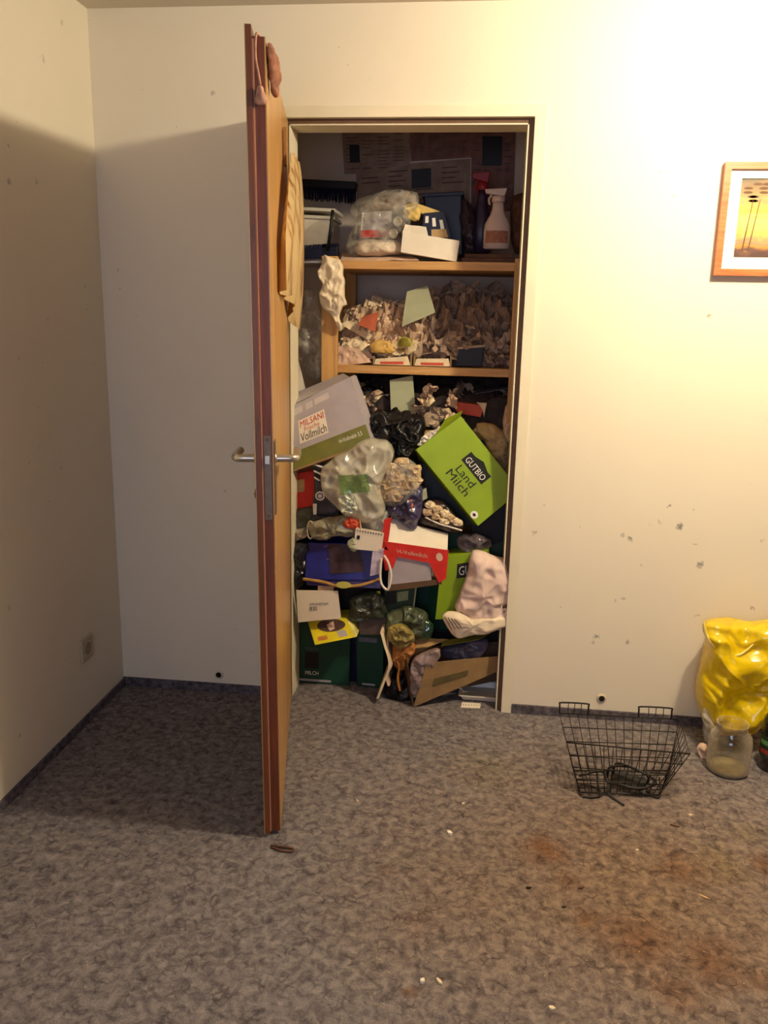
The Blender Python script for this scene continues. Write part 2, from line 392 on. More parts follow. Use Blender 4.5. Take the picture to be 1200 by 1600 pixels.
# hinge side lip catches the light
# ------------------------------------------------------------------ door leaf (open about 80 degrees)
HP = Vector((DL-.024, -.012, 0)); FE = Vector((-.652, -.853, 0))
dv = (FE-HP).normalized(); nv = Vector((-dv.y, dv.x, 0))       # nv points to +x side (closet-side face)
if nv.x < 0: nv = -nv
LW = (FE-HP).length; LEAN = -.010
def leafbox(s0, s1, n0, n1, z0, z1):
    v = []
    for z in (z0, z1):
        for a, n_ in ((s0, n0), (s1, n0), (s1, n1), (s0, n1)):
            p = HP+dv*a+nv*n_; p.z = z; p.x += LEAN*z*(a/LW); v.append(p)
    return v, [(0, 3, 2, 1), (4, 5, 6, 7), (0, 1, 5, 4), (1, 2, 6, 5), (2, 3, 7, 6), (3, 0, 4, 7)]
def LP(s, n, z):
    p = HP+dv*s+nv*n; p.z = z; p.x += LEAN*z*(s/LW); return p
M_lip = wood('door_edge_wood', (82, 42, 18), (118, 64, 32), 'Z', 10, .45)
M_core = wood('door_core_edge', (88, 40, 16), (122, 58, 26), 'Z', 14, .5)
M_ven = wood('door_oak_veneer', (150, 108, 60), (196, 152, 92), 'Z', 7, .35)
M_hilite = M('edge_highlight', (196, 140, 112), .5, .1)  # pale strip colour painting the highlight along the rebate step
M_steel = M('satin_metal', (196, 186, 170), .3, .1, 40, metal=.85)
M_brass = M('tarnished_plate', (116, 104, 92), .5, .2, 60, metal=.5)
td = thing('door_1', 'open wooden closet door seen edge-on', None, HP, kind='structure')
part(td, 'rebate_lip', leafbox(.0, LW, .0, .013, .012, 1.995), M_lip, bev=.001)
part(td, 'leaf_core', leafbox(.015, LW-.014, .013, .0395, .012, 1.975), M_core)
part(td, 'veneer', leafbox(.015, LW-.014, .0395, .042, .012, 1.975), M_ven, label='honey oak veneer face')
part(td, 'veneer', leafbox(.0, LW, -.002, 0, .012, 1.995), M_ven)
part(td, 'step_highlight', leafbox(LW-.014, LW-.0125, .0132, .0165, .012, 1.97), M_hilite)
zl = 1.0
ZH = 1.035
lp_ = part(td, 'lock_plate', leafbox(LW-.0142, LW-.0125, .019, .036, ZH-.15, ZH+.06), M_brass, label='dull metal lock plate')
part(lp_, 'latch', leafbox(LW-.013, LW-.004, .022, .033, ZH-.008, ZH+.012), M_steel)
for z in (ZH-.14, ZH+.05): part(lp_, 'screw', lathe([(.0035, 0), (.003, .001)], LP(LW-.0124, .0275, z), 10, axis=dv), M_lip)
part(td, 'escutcheon', leafbox(LW-.06, LW-.024, .042, .0455, ZH-.14, ZH+.045), M_brass, bev=.001)
hb = LW-.045
def handle(side):
    n0 = .042 if side > 0 else -.002
    sg = side
    P = [LP(hb, n0, ZH), LP(hb, n0+sg*.040, ZH), LP(hb-.006, n0+sg*.050, ZH), LP(hb-.02, n0+sg*.054, ZH), LP(hb-.07, n0+sg*.054, ZH), LP(hb-.12, n0+sg*.052, ZH)]
    h = part(td, 'handle', tube(cr(P, 5), .010, 12), M_steel, True, label='satin metal lever handle')
    part(h, 'rosette', lathe([(.014, 0), (.014, .003), (.012, .006)], LP(hb, n0+sg*.0002, ZH), 20, axis=nv*sg), M_steel, True)
handle(1); handle(-1)
kk = part(td, 'key_rosette', lathe([(.013, 0), (.013, .004), (.010, .006)], LP(hb, -.002, ZH-.09), 20, axis=-nv), M_lip, True)
part(kk, 'keyhole', lathe([(.004, 0), (.004, .003)], LP(hb, -.008, ZH-.09), 12, axis=-nv), M_steel, True, label='small round metal key plug')
for z in (.25, 1.75):
    part(td, 'hinge', tube([LP(.006, .018, z), LP(.006, .018, z+.09)], .008, 10), M_steel, True)

# things hanging over the door
M_cloth_pink = M('old_cloth', (176, 132, 112), .9, .3, 60)
M_cloth_br = M('brown_rag', (138, 92, 72), .9, .35, 60)
cord = [LP(LW-.06, .03, 1.98), LP(LW-.02, .025, 1.982), LP(LW-.006, .022, 1.97), LP(LW-.004, .021, 1.93), LP(LW-.005, .026, 1.90), LP(LW-.004, .030, 1.875)]
tt = thing('hanging_cord', 'pinkish cloth cord with a knotted end hanging over the door edge', 'cord', LP(LW-.004, .03, 1.83))
part(tt, 'cord', tube(cr(cord, 6), .0028, 7), M_cloth_pink, True)
kc = LP(LW-.004, .030, 1.86)
part(tt, 'knot', pillow([kc+RT*a*.001+Vector((0, 0, b*.001)) for a, b in [(-3, 14), (5, 13), (13, -6), (15, -20), (6, -26), (-8, -27), (-15, -20), (-11, -2)]], .010, .006, .004, 60, 3, 30, 6), M_cloth_pink, True)
FP = LP(0, .044, 0); FN = nv.copy()
def F(u, v, n=0): return PL(u, v, FP+FN*n, FN)
rg = [LP(LW-.02, .046, 1.965), LP(LW-.07, .046, 1.975), LP(LW-.10, .052, 1.955), LP(LW-.115, .055, 1.90), LP(LW-.09, .055, 1.865), LP(LW-.06, .052, 1.89), LP(LW-.03, .048, 1.93)]
solo('rag', pillow(rg, .010, .001, .006, 45, 4, 40, 8, nrm=nv), M_cloth_br, 'crumpled brown rag hung on the top corner of the open door', 'rag', smooth=True)
def amber():
    m, t, b = nt('amber_plastic'); tc = nd(t, 'ShaderNodeTexCoord').outputs['Object']
    mp = nd(t, 'ShaderNodeMapping'); mp.inputs['Scale'].default_value = (8, 8, 1.0); t.links.new(tc, mp.inputs[0])
    t.links.new(ramp(t, nz(t, mp.outputs[0], 5, 3), .36, .52, s2l((150, 104, 58)), s2l((214, 190, 142))), b.inputs['Base Color'])
    b.inputs['Roughness'].default_value = .22; b.inputs['Subsurface Weight'].default_value = 0
    tl = nd(t, 'ShaderNodeBsdfTranslucent'); tl.inputs[0].default_value = (*s2l((230, 180, 100)), 1)
    mx = nd(t, 'ShaderNodeMixShader'); mx.inputs[0].default_value = .3
    t.links.new(b.outputs[0], mx.inputs[1]); t.links.new(tl.outputs[0], mx.inputs[2]); t.links.new(mx.outputs[0], t.nodes['Material Output'].inputs[0]); return m
M_amber = amber()
def garment():
    v = []; nu, nvv = 26, 30
    for j in range(nvv+1):
        t = j/nvv; z = 1.83-(1.83-1.44)*t
        for i in range(nu+1):
            u = i/nu; s = .13+(.60-.13)*u*(.35+.65*min(1, t*1.6)) if False else .10+.50*u
            s = .10+(.22+.30*min(1, t*1.5))*u
            fold = .013*math.sin(u*17+2*t)+.008*math.sin(u*31+1)
            n_ = .062+fold*(.3+.7*t)+.024*math.sin(PI*min(1, .25+t*.75))*(1-u*.6)
            zz = z-.10*(t**2)*((1-u)**2)*1.0+.03*N((u*3, t*3, 0), 1, 7)
            v.append(LP(s, max(n_, .047), zz))
    f = [(j*(nu+1)+i, j*(nu+1)+i+1, (j+1)*(nu+1)+i+1, (j+1)*(nu+1)+i) for j in range(nvv) for i in range(nu)]
    k = len(v); v2 = [p-nv*.0012 for p in v]; f += [tuple(reversed([a+k for a in q])) for q in f]
    return v+v2, f
tg = thing('garment_cover', 'amber translucent plastic garment cover hanging on the door face', 'garment cover', LP(.3, .06, 1.40))
part(tg, 'plastic_cover', garment(), M_amber, True)
part(tg, 'hanger_strap', join(leafbox(.27, .31, .046, .052, 1.80, 1.90)), M('strap', (150, 100, 50), .6), label='brown fabric strap')

# ------------------------------------------------------------------ things on the walls
M_fr = wood('picture_frame_wood', (168, 92, 52), (206, 128, 78), 'X', 14, .35)
M_mat = M('picture_mat', (245, 238, 214), .8, .04)
px0 = .573; px1 = 1.09; pz0 = 1.528; pz1 = 1.857
tp = thing('framed_picture', 'framed landscape painting with sunset and trees hung right of doorway', 'picture', ((px0+px1)/2, -.012, pz0))
fwid = .020
def barq(a, b, c, d, y0, y1): return hexa([Vector((p[0], y0, p[1])) for p in (a, b, c, d)], (0, y1-y0, 0))
for a, b, c, d in (((px0, pz1), (px1, pz1), (px1-fwid, pz1-fwid), (px0+fwid, pz1-fwid)), ((px0+fwid, pz0+fwid), (px1-fwid, pz0+fwid), (px1, pz0), (px0, pz0)),
                   ((px0, pz1), (px0+fwid, pz1-fwid), (px0+fwid, pz0+fwid), (px0, pz0)), ((px1-fwid, pz1-fwid), (px1, pz1), (px1, pz0), (px1-fwid, pz0+fwid))):
    part(tp, 'frame_rail', barq(a, b, c, d, -.024, -.001), M_fr)
ix0, ix1, iz0, iz1 = px0+.055, px1-.055, pz0+.055, pz1-.045
part(tp, 'mat', join(box(px0+fwid, ix0, -.014, -.010, pz0+fwid, pz1-fwid), box(ix1, px1-fwid, -.014, -.010, pz0+fwid, pz1-fwid),
     box(ix0, ix1, -.014, -.010, pz0+fwid, iz0), box(ix0, ix1, -.014, -.010, iz1, pz1-fwid)), M_mat, label='cream mat board')
def paint_mat():
    m, t, b = nt('painting'); pos = geo_pos(t); sep = nd(t, 'ShaderNodeSeparateXYZ'); t.links.new(pos, sep.inputs[0])
    mr = nd(t, 'ShaderNodeMapRange'); t.links.new(sep.outputs['Z'], mr.inputs[0]); mr.inputs[1].default_value = iz0; mr.inputs[2].default_value = iz1
    mp = nd(t, 'ShaderNodeMapping'); mp.inputs['Scale'].default_value = (7, 1, 22); t.links.new(pos, mp.inputs[0]); f = nz(t, mp.outputs[0], 1.4, 4, .6, 1)
    ad = nd(t, 'ShaderNodeMath', operation='MULTIPLY_ADD'); t.links.new(f, ad.inputs[0]); ad.inputs[1].default_value = .34; ad.inputs[2].default_value = -.17
    a2 = nd(t, 'ShaderNodeMath', operation='ADD'); t.links.new(ad.outputs[0], a2.inputs[0]); t.links.new(mr.outputs[0], a2.inputs[1])
    r = nd(t, 'ShaderNodeValToRGB'); e = r.color_ramp.elements
    stops = [(0, (74, 48, 44)), (.08, (104, 70, 56)), (.14, (190, 130, 40)), (.2, (150, 118, 92)), (.32, (206, 172, 84)), (.48, (240, 214, 110)), (.6, (222, 168, 62)), (.72, (196, 140, 84)), (.86, (140, 108, 66)), (1, (92, 78, 58))]
    e[0].position = 0; e[0].color = (*s2l(stops[0][1]), 1); e[1].position = 1; e[1].color = (*s2l(stops[-1][1]), 1)
    for p, c in stops[1:-1]: q = e.new(p); q.color = (*s2l(c), 1)
    t.links.new(a2.outputs[0], r.inputs[0]); t.links.new(r.outputs[0], b.inputs['Base Color']); b.inputs['Roughness'].default_value = .5; return m
pn = part(tp, 'painting', box(ix0, ix1, -.0098, -.006, iz0, iz1), paint_mat())
M_trunk = M('painted_trunk', (92, 62, 34), .6, .2)
trk = []
for x, lean_ in ((ix0+.022, .018), (ix0+.04, .02), (ix0+.16, -.01), (ix0+.25, .012), (ix0+.27, .02)):
    trk.append(hexa([Vector((x+lean_, -.0104, iz0+.17)), Vector((x+lean_+.002, -.0104, iz0+.17)), Vector((x+.004, -.0104, iz0+.02)), Vector((x, -.0104, iz0+.02))], (0, .0006, 0)))
    for k in range(5):
        cx_ = x+lean_+random.Random(k+int(x*99)).uniform(-.02, .02); cz_ = iz0+.165+.012*k
        trk.append(([Vector((cx_+.014*math.cos(a*PI/5), -.0103, cz_+.004*math.sin(a*PI/5))) for a in range(10)], [tuple(range(10))]))
part(pn, 'painted_trees', join(*trk), M_trunk)
part(tp, 'backing', box(px0+.006, px1-.006, -.006, -.001, pz0+.006, pz1-.006), M('backing_board', (120, 96, 70)))

M_hole = M('dark_hole', (14, 12, 10), .9, .1); M_ring = M('putty_ring', (222, 206, 178), .7, .1)
for (u, v), lb in (((342, 1054), 'small round pipe hole low on the wall left of the door'), ((940, 1091), 'small round pipe hole low on the wall above the wire basket')):
    c = W(u, v, -.001); t_ = thing('pipe_outlet', lb, 'wall outlet', (c.x, -.001, c.z-.02))
    part(t_, 'ring', lathe([(.010, .0), (.017, .0), (.016, .003), (.011, .004)], (c.x, -.0005, c.z), 24, axis=(0, -1, 0)), M_ring, True)
    part(t_, 'opening', lathe([(.0105, .0), (.0105, .0046)], (c.x, -.0005, c.z), 20, axis=(0, -1, 0)), M_hole)
c = X(134, 1012, XL+.001)
t_ = thing('wall_socket', 'beige wall socket low on the left wall', 'socket', (XL, c.y, c.z-.04))
M_sock = M('aged_plastic', (190, 176, 148), .5, .1)
part(t_, 'cover_plate', box(XL, XL+.009, c.y-.040, c.y+.040, c.z-.040, c.z+.040), M_sock, bev=.003)
part(t_, 'socket_well', lathe([(.021, 0), (.021, .0015), (.017, .002)], (XL+.0085, c.y, c.z), 24, axis=(1, 0, 0)), M('aged_plastic_dark', (150, 136, 110), .5, .1), True)
# ------------------------------------------------------------------ the lamp that lights the room (outside the frame)
tl_ = thing('ceiling_lamp', 'small ceiling lamp on the ceiling near the framed picture', 'lamp', (LAMP.x, LAMP.y, 2.20))
part(tl_, 'ceiling_rose', lathe([(.05, 2.30), (.05, H-.001)], (LAMP.x, LAMP.y, 0), 24), M_frame, True)

# ================================================================== CLOSET
M_pine = wood('pine_shelf', (176, 128, 72), (214, 168, 104), 'X', 8, .55, 1)
M_pinep = wood('pine_post', (176, 130, 76), (220, 172, 104), 'Z', 8, .55)
ST, SM = 1.575, 1.208                     # tops of the two visible shelves
SL_ = .978                                # top of the buried shelf
SX0, SX1, SY0, SY1 = -.665, .150, .25, .70
ts = thing('shelf_unit', 'pine shelf unit standing in the closet', 'shelf', (-.26, .45, 0))
for z in (ST, SM, SL_, .50):
    part(ts, 'shelf_board', box(SX0, SX1, SY0, SY1, z-.029, z), M_pine, bev=.0015)
pL = W(503, 480, .22).x; pR = W(527, 480, .22).x
PTOP = W(515, 400, .21).z
part(ts, 'post', box(pL, pR, .212, .248, 0, PTOP), M_pinep, bev=.0015)
part(ts, 'post', box(pL, pR, .66, .70, 0, PTOP), M_pinep, bev=.0015)
part(ts, 'post', box(-.03, .02, .212, .248, 0, PTOP), M_pinep, bev=.0015)
part(ts, 'post', box(.10, .15, .66, .70, 0, PTOP), M_pinep, bev=.0015)

# --- colours
K = {}
def km(n, rgb, rough=.6, var=.15, sc_=30, **k): K[n] = M(n, rgb, rough, var, sc_, **k); return K[n]
km('white_card', (232, 222, 204), .6, .06, 12); km('cream', (226, 206, 170), .7, .12); km('grey_card', (170, 162, 168), .6, .1, 12)
km('olive', (112, 112, 44), .5, .18, 20); km('green', (138, 166, 26), .45, .10, 9); km('dark_green', (22, 66, 50), .4, .2, 12)
km('deep_green', (38, 62, 44), .5, .3, 20); km('navy', (24, 26, 52), .4, .3, 20); km('black', (16, 15, 18), .5, .3, 20)
km('ink', (22, 26, 20), .6, .05); km('red', (206, 44, 34), .45, .12); km('red_ink', (196, 60, 46), .6, .05); km('orange_red', (204, 78, 50), .55, .15)
km('blue', (32, 40, 128), .3, .35, 14); km('yellow_card', (224, 208, 34), .45, .12); km('white_ink', (236, 232, 222), .6, .03)
km('kraft', (150, 120, 80), .8, .15, 18); km('kraft_dark', (96, 72, 50), .8, .2, 18); km('grey_green', (168, 172, 142), .7, .08, 15)
km('brown', (96, 62, 42), .7, .3, 30); km('orange', (206, 128, 62), .55, .3, 30); km('tan', (190, 156, 108), .7, .2); km('pink_paper', (214, 182, 158), .8, .15)
km('dark_blue_tub', (26, 30, 58), .35, .2); km('purple_grey', (92, 84, 108), .3, .35, 14); km('slate', (98, 104, 120), .5, .2)
km('news', (158, 134, 116), .9, .3, 18); km('news_dark', (134, 98, 90), .9, .3, 30); km('news_ink', (104, 84, 76), .9, .2)
km('foil', (190, 180, 160), .3, .3, 30, metal=.4); km('gold', (190, 150, 84), .4, .2, 30, metal=.3); km('emblem', (176, 168, 78), .5, .1)
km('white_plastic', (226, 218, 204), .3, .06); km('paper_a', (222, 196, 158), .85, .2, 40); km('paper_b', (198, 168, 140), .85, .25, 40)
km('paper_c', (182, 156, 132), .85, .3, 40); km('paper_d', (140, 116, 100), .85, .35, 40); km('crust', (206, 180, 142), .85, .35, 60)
km('yellow_green', (196, 186, 84), .5, .2); km('bristle', (20, 26, 60), .7, .3, 80); km('gold_brown', (168, 108, 50), .5, .4, 30)
F_clear = film('film_clear', (222, 218, 206), .22, .07, .8); F_milky = film('film_milky', (226, 222, 208), .34, .09, .8)
F_green = film('film_green', (150, 170, 120), .5, .12, .5)
bagblack = M('black_plastic', (12, 11, 15), .4, .3, 20, spec=.5); bagwhite = M('white_plastic_bag', (232, 214, 186), .35, .1, 10)
bagwhite2 = M('white_paper_bag', (222, 196, 184), .75, .12, 14)

def carton(name, label, cat, px, ys, depth, mat, group=None, bev=.0012, bodyname='body', dx=0, dz=0):
    ys = [ys]*4 if not isinstance(ys, (list, tuple)) else ys
    q = [W(u, v, y) for (u, v), y in zip(px, ys)]
    n_ = (q[1]-q[0]).cross(q[2]-q[0]).normalized(); q[3] = PL(*px[3], q[0], n_)
    sh = hexa(q, (dx, depth, dz)); t = thing(name, label, cat, base_of(sh), group)
    part(t, bodyname, sh, mat, bev=bev); return t, q
def flat(name, label, cat, px, ys, mat, group=None, th=.0015, amp=.003, fr=14, seed=0, curl=None, nu=12, nv=12, cut=None):
    ys = [ys]*4 if not isinstance(ys, (list, tuple)) else ys
    q = [W(u, v, y) for (u, v), y in zip(px, ys)]
    return solo(name, sheet(q, nu, nv, amp, fr, th, seed, curl, cut), mat, label, cat, group, smooth=False), q
def bag(name, label, cat, px, y, th, mat, back=None, wr=.014, fr=22, seed=0, smooth=1, n=80, rings=16, group=None, single=True, crease=1):
    sh = pillow(PW(px, y), th, back, wr, fr, seed, n, rings, smooth, crease=crease)
    if single: return solo(name, sh, mat, label, cat, group, smooth=True)
    t = thing(name, label, cat, base_of(sh), group); part(t, 'film', sh, mat, True); return t

# ---------------- newspapers pinned to the back wall
def news(px, mat, label, seed, photo=None):
    q = [W(u, v, CB-.006) for u, v in px]
    t = thing('newspaper_sheet', label, 'newspaper', base_of((q, [])), 'newspapers pinned on closet back wall')
    pg = part(t, 'page', sheet(q, 8, 8, .003, 9, .0006, seed), mat)
    rnd = random.Random(seed); bits = []
    for c_ in range(4):
        u0 = .05+c_*.235
        for k in range(11):
            v0 = .10+k*.078
            if rnd.random() < .25: continue
            bits.append(decal(q, u0, v0, u0+.19*rnd.uniform(.6, 1), v0+.018, .004, .0005))
    part(t, 'print_lines', join(*bits), K['news_ink'], kind='stuff')
    if photo: part(t, 'printed_photo', decal(q, *photo, .0046, .0006), K['black'])
news([(534, 203), (642, 201), (640, 268), (538, 272)], K['news'], 'brownish newspaper sheet pinned at upper left of closet back wall', 1, (.1, .35, .25, .75))
news([(640, 201), (740, 200), (738, 246), (642, 252)], K['news_dark'], 'reddish brown newspaper sheet pinned at top middle of closet back wall', 2)
news([(556, 262), (735, 248), (733, 350), (560, 356)], K['news'], 'wide newspaper sheet with a dark photo low on closet back wall', 3, (.49, .1, .66, .4))
news([(737, 200), (806, 200), (802, 330), (736, 330)], K['news_dark'], 'dark maroon poster sheet pinned at right of closet back wall', 4, (.25, .1, .7, .45))

# ---------------- left niche beside the shelf unit
zt = W(480, 404, .45).z
solo('bracket_shelf', box(CLX+.001, SX0-.06, .42, .71, zt-.018, zt), K['grey_card'], 'small pale board shelf in the closet left niche', 'shelf', bev=.001)
t, q = carton('storage_tub', 'pale plastic storage tub left of the top shelf', 'tub', [(446, 338), (519, 342), (513, 403), (448, 403)], .50, .18, K['white_plastic'])
part(t, 'lid', hexa([W(443, 322, .49), W(524, 326, .49), W(523, 331, .49), W(443, 327, .49)], (0, .2, 0)), K['white_plastic'], bev=.001)
part(t, 'rim', hexa([W(444, 334, .492), W(522, 338, .492), W(521, 343, .492), W(444, 339, .492)], (0, .19, 0)), K['white_plastic'], bev=.001)
def brush(name, label, px, y, dep, bdown, body, hand=None, n=26):
    q = PW(px, y); sh = hexa(q, (0, dep, 0)); t = thing(name, label, 'brush', base_of(sh)); part(t, 'brush_head', sh, body, bev=.003)
    rnd = random.Random(7); br = []
    for i in range(n):
        for j in range(3):
            u = (i+.5)/n; p = bil(q, u, 1 if bdown > 0 else 0)+Vector((0, dep*(j+.5)/3, 0)); L = abs(bdown)*rnd.uniform(.85, 1.1)
            e = p+Vector((rnd.uniform(-.004, .004), rnd.uniform(-.003, .003), -L if bdown > 0 else L)); br.append(tube([p, e], .0022, 4))
    part(t, 'bristles', join(*br), K['bristle'], kind='stuff')
    if hand: part(t, 'handle', tube(hand, .006, 8), K['black'], True)
brush('broom_head', 'black broom head hung high in the closet left corner', [(468, 279), (556, 284), (554, 296), (468, 291)], .62, .06, .045, K['black'])
brush('scrubbing_brush', 'dark blue brush with upright bristles and black handle beside top shelf', [(457, 389), (527, 385), (528, 402), (458, 405)], .40, .04, -.012, K['navy'],
      [W(512, 392, .39), W(516, 362, .38), W(520, 328, .37)], 34)
# ---------------- cloth on the post, clear bag in the niche
bag('plastic_bag', 'cream white plastic bag hung over top of the shelf post', 'bag', [(504, 401), (516, 399), (530, 403), (538, 420), (536, 446), (543, 473), (534, 480), (532, 520), (526, 516), (520, 492), (508, 484), (498, 471), (503, 446), (498, 424)], .195, .018, bagwhite, .004, .016, 26, 21)
bag('plastic_bag', 'clear plastic bag hanging down the closet left niche', 'bag', [(462, 470), (480, 452), (497, 455), (505, 500), (506, 592), (480, 588), (458, 560)], .30, .03, F_milky, .02, .02, 14, 22)
flat('paper_sheet', 'white paper sheet hanging at the hinge side of the doorway', 'paper', [(452, 548), (463, 552), (486, 640), (452, 668)], .20, K['white_card'], seed=3, amp=.006)

# ---------------- top shelf, left to right
bag('parcel', 'white plastic wrapped parcel lying flat on the top shelf', 'parcel', [(556, 378), (575, 374), (622, 376), (634, 384), (632, 398), (560, 402), (552, 392)], .33, .05, M('parcel_wrap', (206, 190, 168), .25, .15), .06, .007, 24, 31)
flat('folded_sheet', 'pale folded sheet under the parcels on the top shelf', 'sheet', [(535, 396), (640, 397), (655, 407), (532, 408)], [.40, .40, .255, .255], K['pink_paper'], amp=.004, seed=5)
t, q = carton('food_packet', 'grey packet with red lower band inside the clear bag', 'packet', [(566, 332), (612, 329), (610, 371), (562, 372)], .36, .07, K['grey_card'])
part(t, 'red_band', decal(q, .02, .70, .98, .98), K['red'], label='red band')
part(t, 'white_edge', decal(q, .0, .0, .06, .68), K['white_ink'])
bag('plastic_bag', 'clear crumpled plastic bag over parcels at left of top shelf', 'bag', [(546, 330), (556, 312), (580, 304), (612, 298), (655, 297), (657, 318), (648, 332), (640, 372), (622, 400), (545, 404), (538, 388), (556, 352)], .345, .06, F_clear, .04, .016, 16, 32)
bag('packet', 'tan paper bundle behind the clear bag on the top shelf', 'packet', [(560, 318), (600, 302), (650, 300), (655, 322), (610, 332), (565, 336)], .42, .03, M('bundle_wrap', (140, 114, 92), .5, .25), .03, .01, 20, 33)
for (u, v), lb in (((627, 348), 'metal can end showing above the white box, upper of two'), ((620, 367), 'metal can end at left of the white box, lower of two')):
    c = W(u, v, .29); t = thing('can', lb, 'can', (c.x, .31, c.z-.019), 'cans on the top shelf')
    part(t, 'can_wall', lathe([(.018, 0), (.0185, .003), (.0185, .09), (.018, .092)], (c.x, .385, c.z), 22, axis=(-.15, -1, .05)), K['brown'], True)
    part(t, 'can_end', lathe([(.0165, 0), (.0165, .0015), (.013, .002), (.012, .0008)], (c.x-.0137, .385-.0912, c.z+.0046), 22, axis=(-.15, -1, .05)), K['foil'], True)
t, q = carton('packet', 'yellow packet lying above the white box on the top shelf', 'packet', [(630, 322), (647, 316), (690, 331), (688, 345), (640, 345)][:4], .34, .06, M('yellow_packet', (220, 190, 110), .5, .15))
bag('packet', 'crinkled yellow wrapper hanging over the can ends', 'packet', [(628, 326), (648, 318), (660, 330), (652, 347), (632, 342)], .325, .015, M('yellow_packet', (220, 190, 110)), .01, .006, 30, 35)
t, q = carton('packet', 'blue and white striped packet standing behind the white box', 'packet', [(662, 333), (694, 330), (705, 372), (658, 372)], .33, .05, K['navy'])
for a in (.1, .4, .7): part(t, 'stripe', decal(q, a, .1+a*.3, a+.14, .35+a*.5), K['white_ink'])
part(t, 'brown_patch', decal(q, .35, .66, .9, .98), K['tan'])
t, q = carton('white_box', 'small white open box tilted on edge of the top shelf', 'box', [(629, 362), (718, 376), (713, 409), (626, 394)], .262, .10, K['white_card'])
part(t, 'flap', sheet([q[0]+Vector((0, .0, 0)), q[0].lerp(q[1], .45), q[0].lerp(q[1], .40)+Vector((0, .03, .030)), q[0]+Vector((.006, .03, .028))], 6, 4, .003, 20, .001, 2), K['white_card'])
t, q = carton('tub', 'dark blue storage tub at the middle of the top shelf', 'tub', [(662, 305), (722, 302), (724, 400), (664, 400)], .50, .14, K['dark_blue_tub'], bev=.006)
part(t, 'rim', hexa([q[0]+Vector((-.006, -.006, .006)), q[1]+Vector((.006, -.006, .006)), q[1]+Vector((.006, -.006, -.008)), q[0]+Vector((-.006, -.006, -.008))], (0, .152, 0)), K['dark_blue_tub'], bev=.002)
def sprayer(label, cu, top, bot, y, body, head, r, lab=None, zt=None):
    p0 = W(cu, bot, y); p1 = W(cu, top, y); h = p1.z-p0.z; t = thing('spray_bottle', label, 'bottle', (p0.x, y, p0.z), 'spray bottles on the top shelf')
    b_ = part(t, 'bottle', lathe([(r*.8, 0), (r, .004), (r, h*.30), (r*.93, h*.42), (r*.5, h*.60), (r*.42, h*.70), (r*.42, h*.78)], (p0.x, y, p0.z), 28, 1, .62), body, True)
    part(t, 'collar', lathe([(r*.46, h*.77), (r*.50, h*.78), (r*.50, h*.86), (r*.40, h*.87)], (p0.x, y, p0.z), 20), head, True)
    z = p0.z+h*.86
    hd = hexa([Vector((p0.x-r*1.05, y-.011, z+h*.12)), Vector((p0.x+r*.62, y-.011, z+h*.14)), Vector((p0.x+r*.45, y-.011, z)), Vector((p0.x-r*.95, y-.011, z+h*.05))], (0, .022, 0))
    part(t, 'trigger_head', hd, head, bev=.003)
    part(t, 'trigger', tube(cr([(p0.x-r*.45, y, z+h*.05), (p0.x-r*.7, y, z-h*.04), (p0.x-r*.62, y, z-h*.13)], 4), .004, 7), head, True)
    if lab:
        n = 9; v = []
        for j in range(2):
            for i in range(n):
                a = -PI/2+(i/(n-1)-.5)*1.9; v.append(Vector((p0.x+(r+.0006)*math.cos(a), y+(r+.0006)*.64*math.sin(a)-.0004, p0.z+h*(.10+.20*j))))
        part(t, 'label_print', (v, [(i, i+1, n+i+1, n+i) for i in range(n-1)]), lab, label='faded orange brown label')
solo('folded_cloth', join(box(W(722, 400, .36).x, W(805, 400, .36).x, .30, .50, ST+.0005, ST+.018), box(W(726, 400, .36).x, W(802, 400, .36).x, .31, .49, ST+.018, ST+.032)), K['brown'], 'dark brown folded cloth under the white spray bottle', 'cloth', bev=.003)
sprayer('cream white spray bottle with orange label at right of top shelf', 775, 294, 390, .36, M('bottle_white', (214, 190, 176), .4, .06), M('bottle_white', (214, 190, 176)), .0475, M('label_orange', (170, 112, 84), .6, .3, 60))
sprayer('dark purple spray bottle with a red head behind the white one', 750, 268, 396, .47, M('bottle_purple', (52, 34, 58), .35, .2), M('head_red', (150, 34, 40), .4, .1), .040)
bag('plastic_bag', 'dark crumpled bag squeezed at right end of the top shelf', 'bag', [(798, 305), (822, 300), (830, 392), (800, 396)], .42, .04, K['brown'], .03, .012, 20, 38)
bag('plastic_bag', 'dim purple crumpled bag between blue tub and purple bottle', 'bag', [(722, 310), (742, 325), (745, 398), (724, 398), (718, 350)], .45, .03, M('dim_purple', (60, 44, 52), .4, .3), .02, .012, 20, 39)

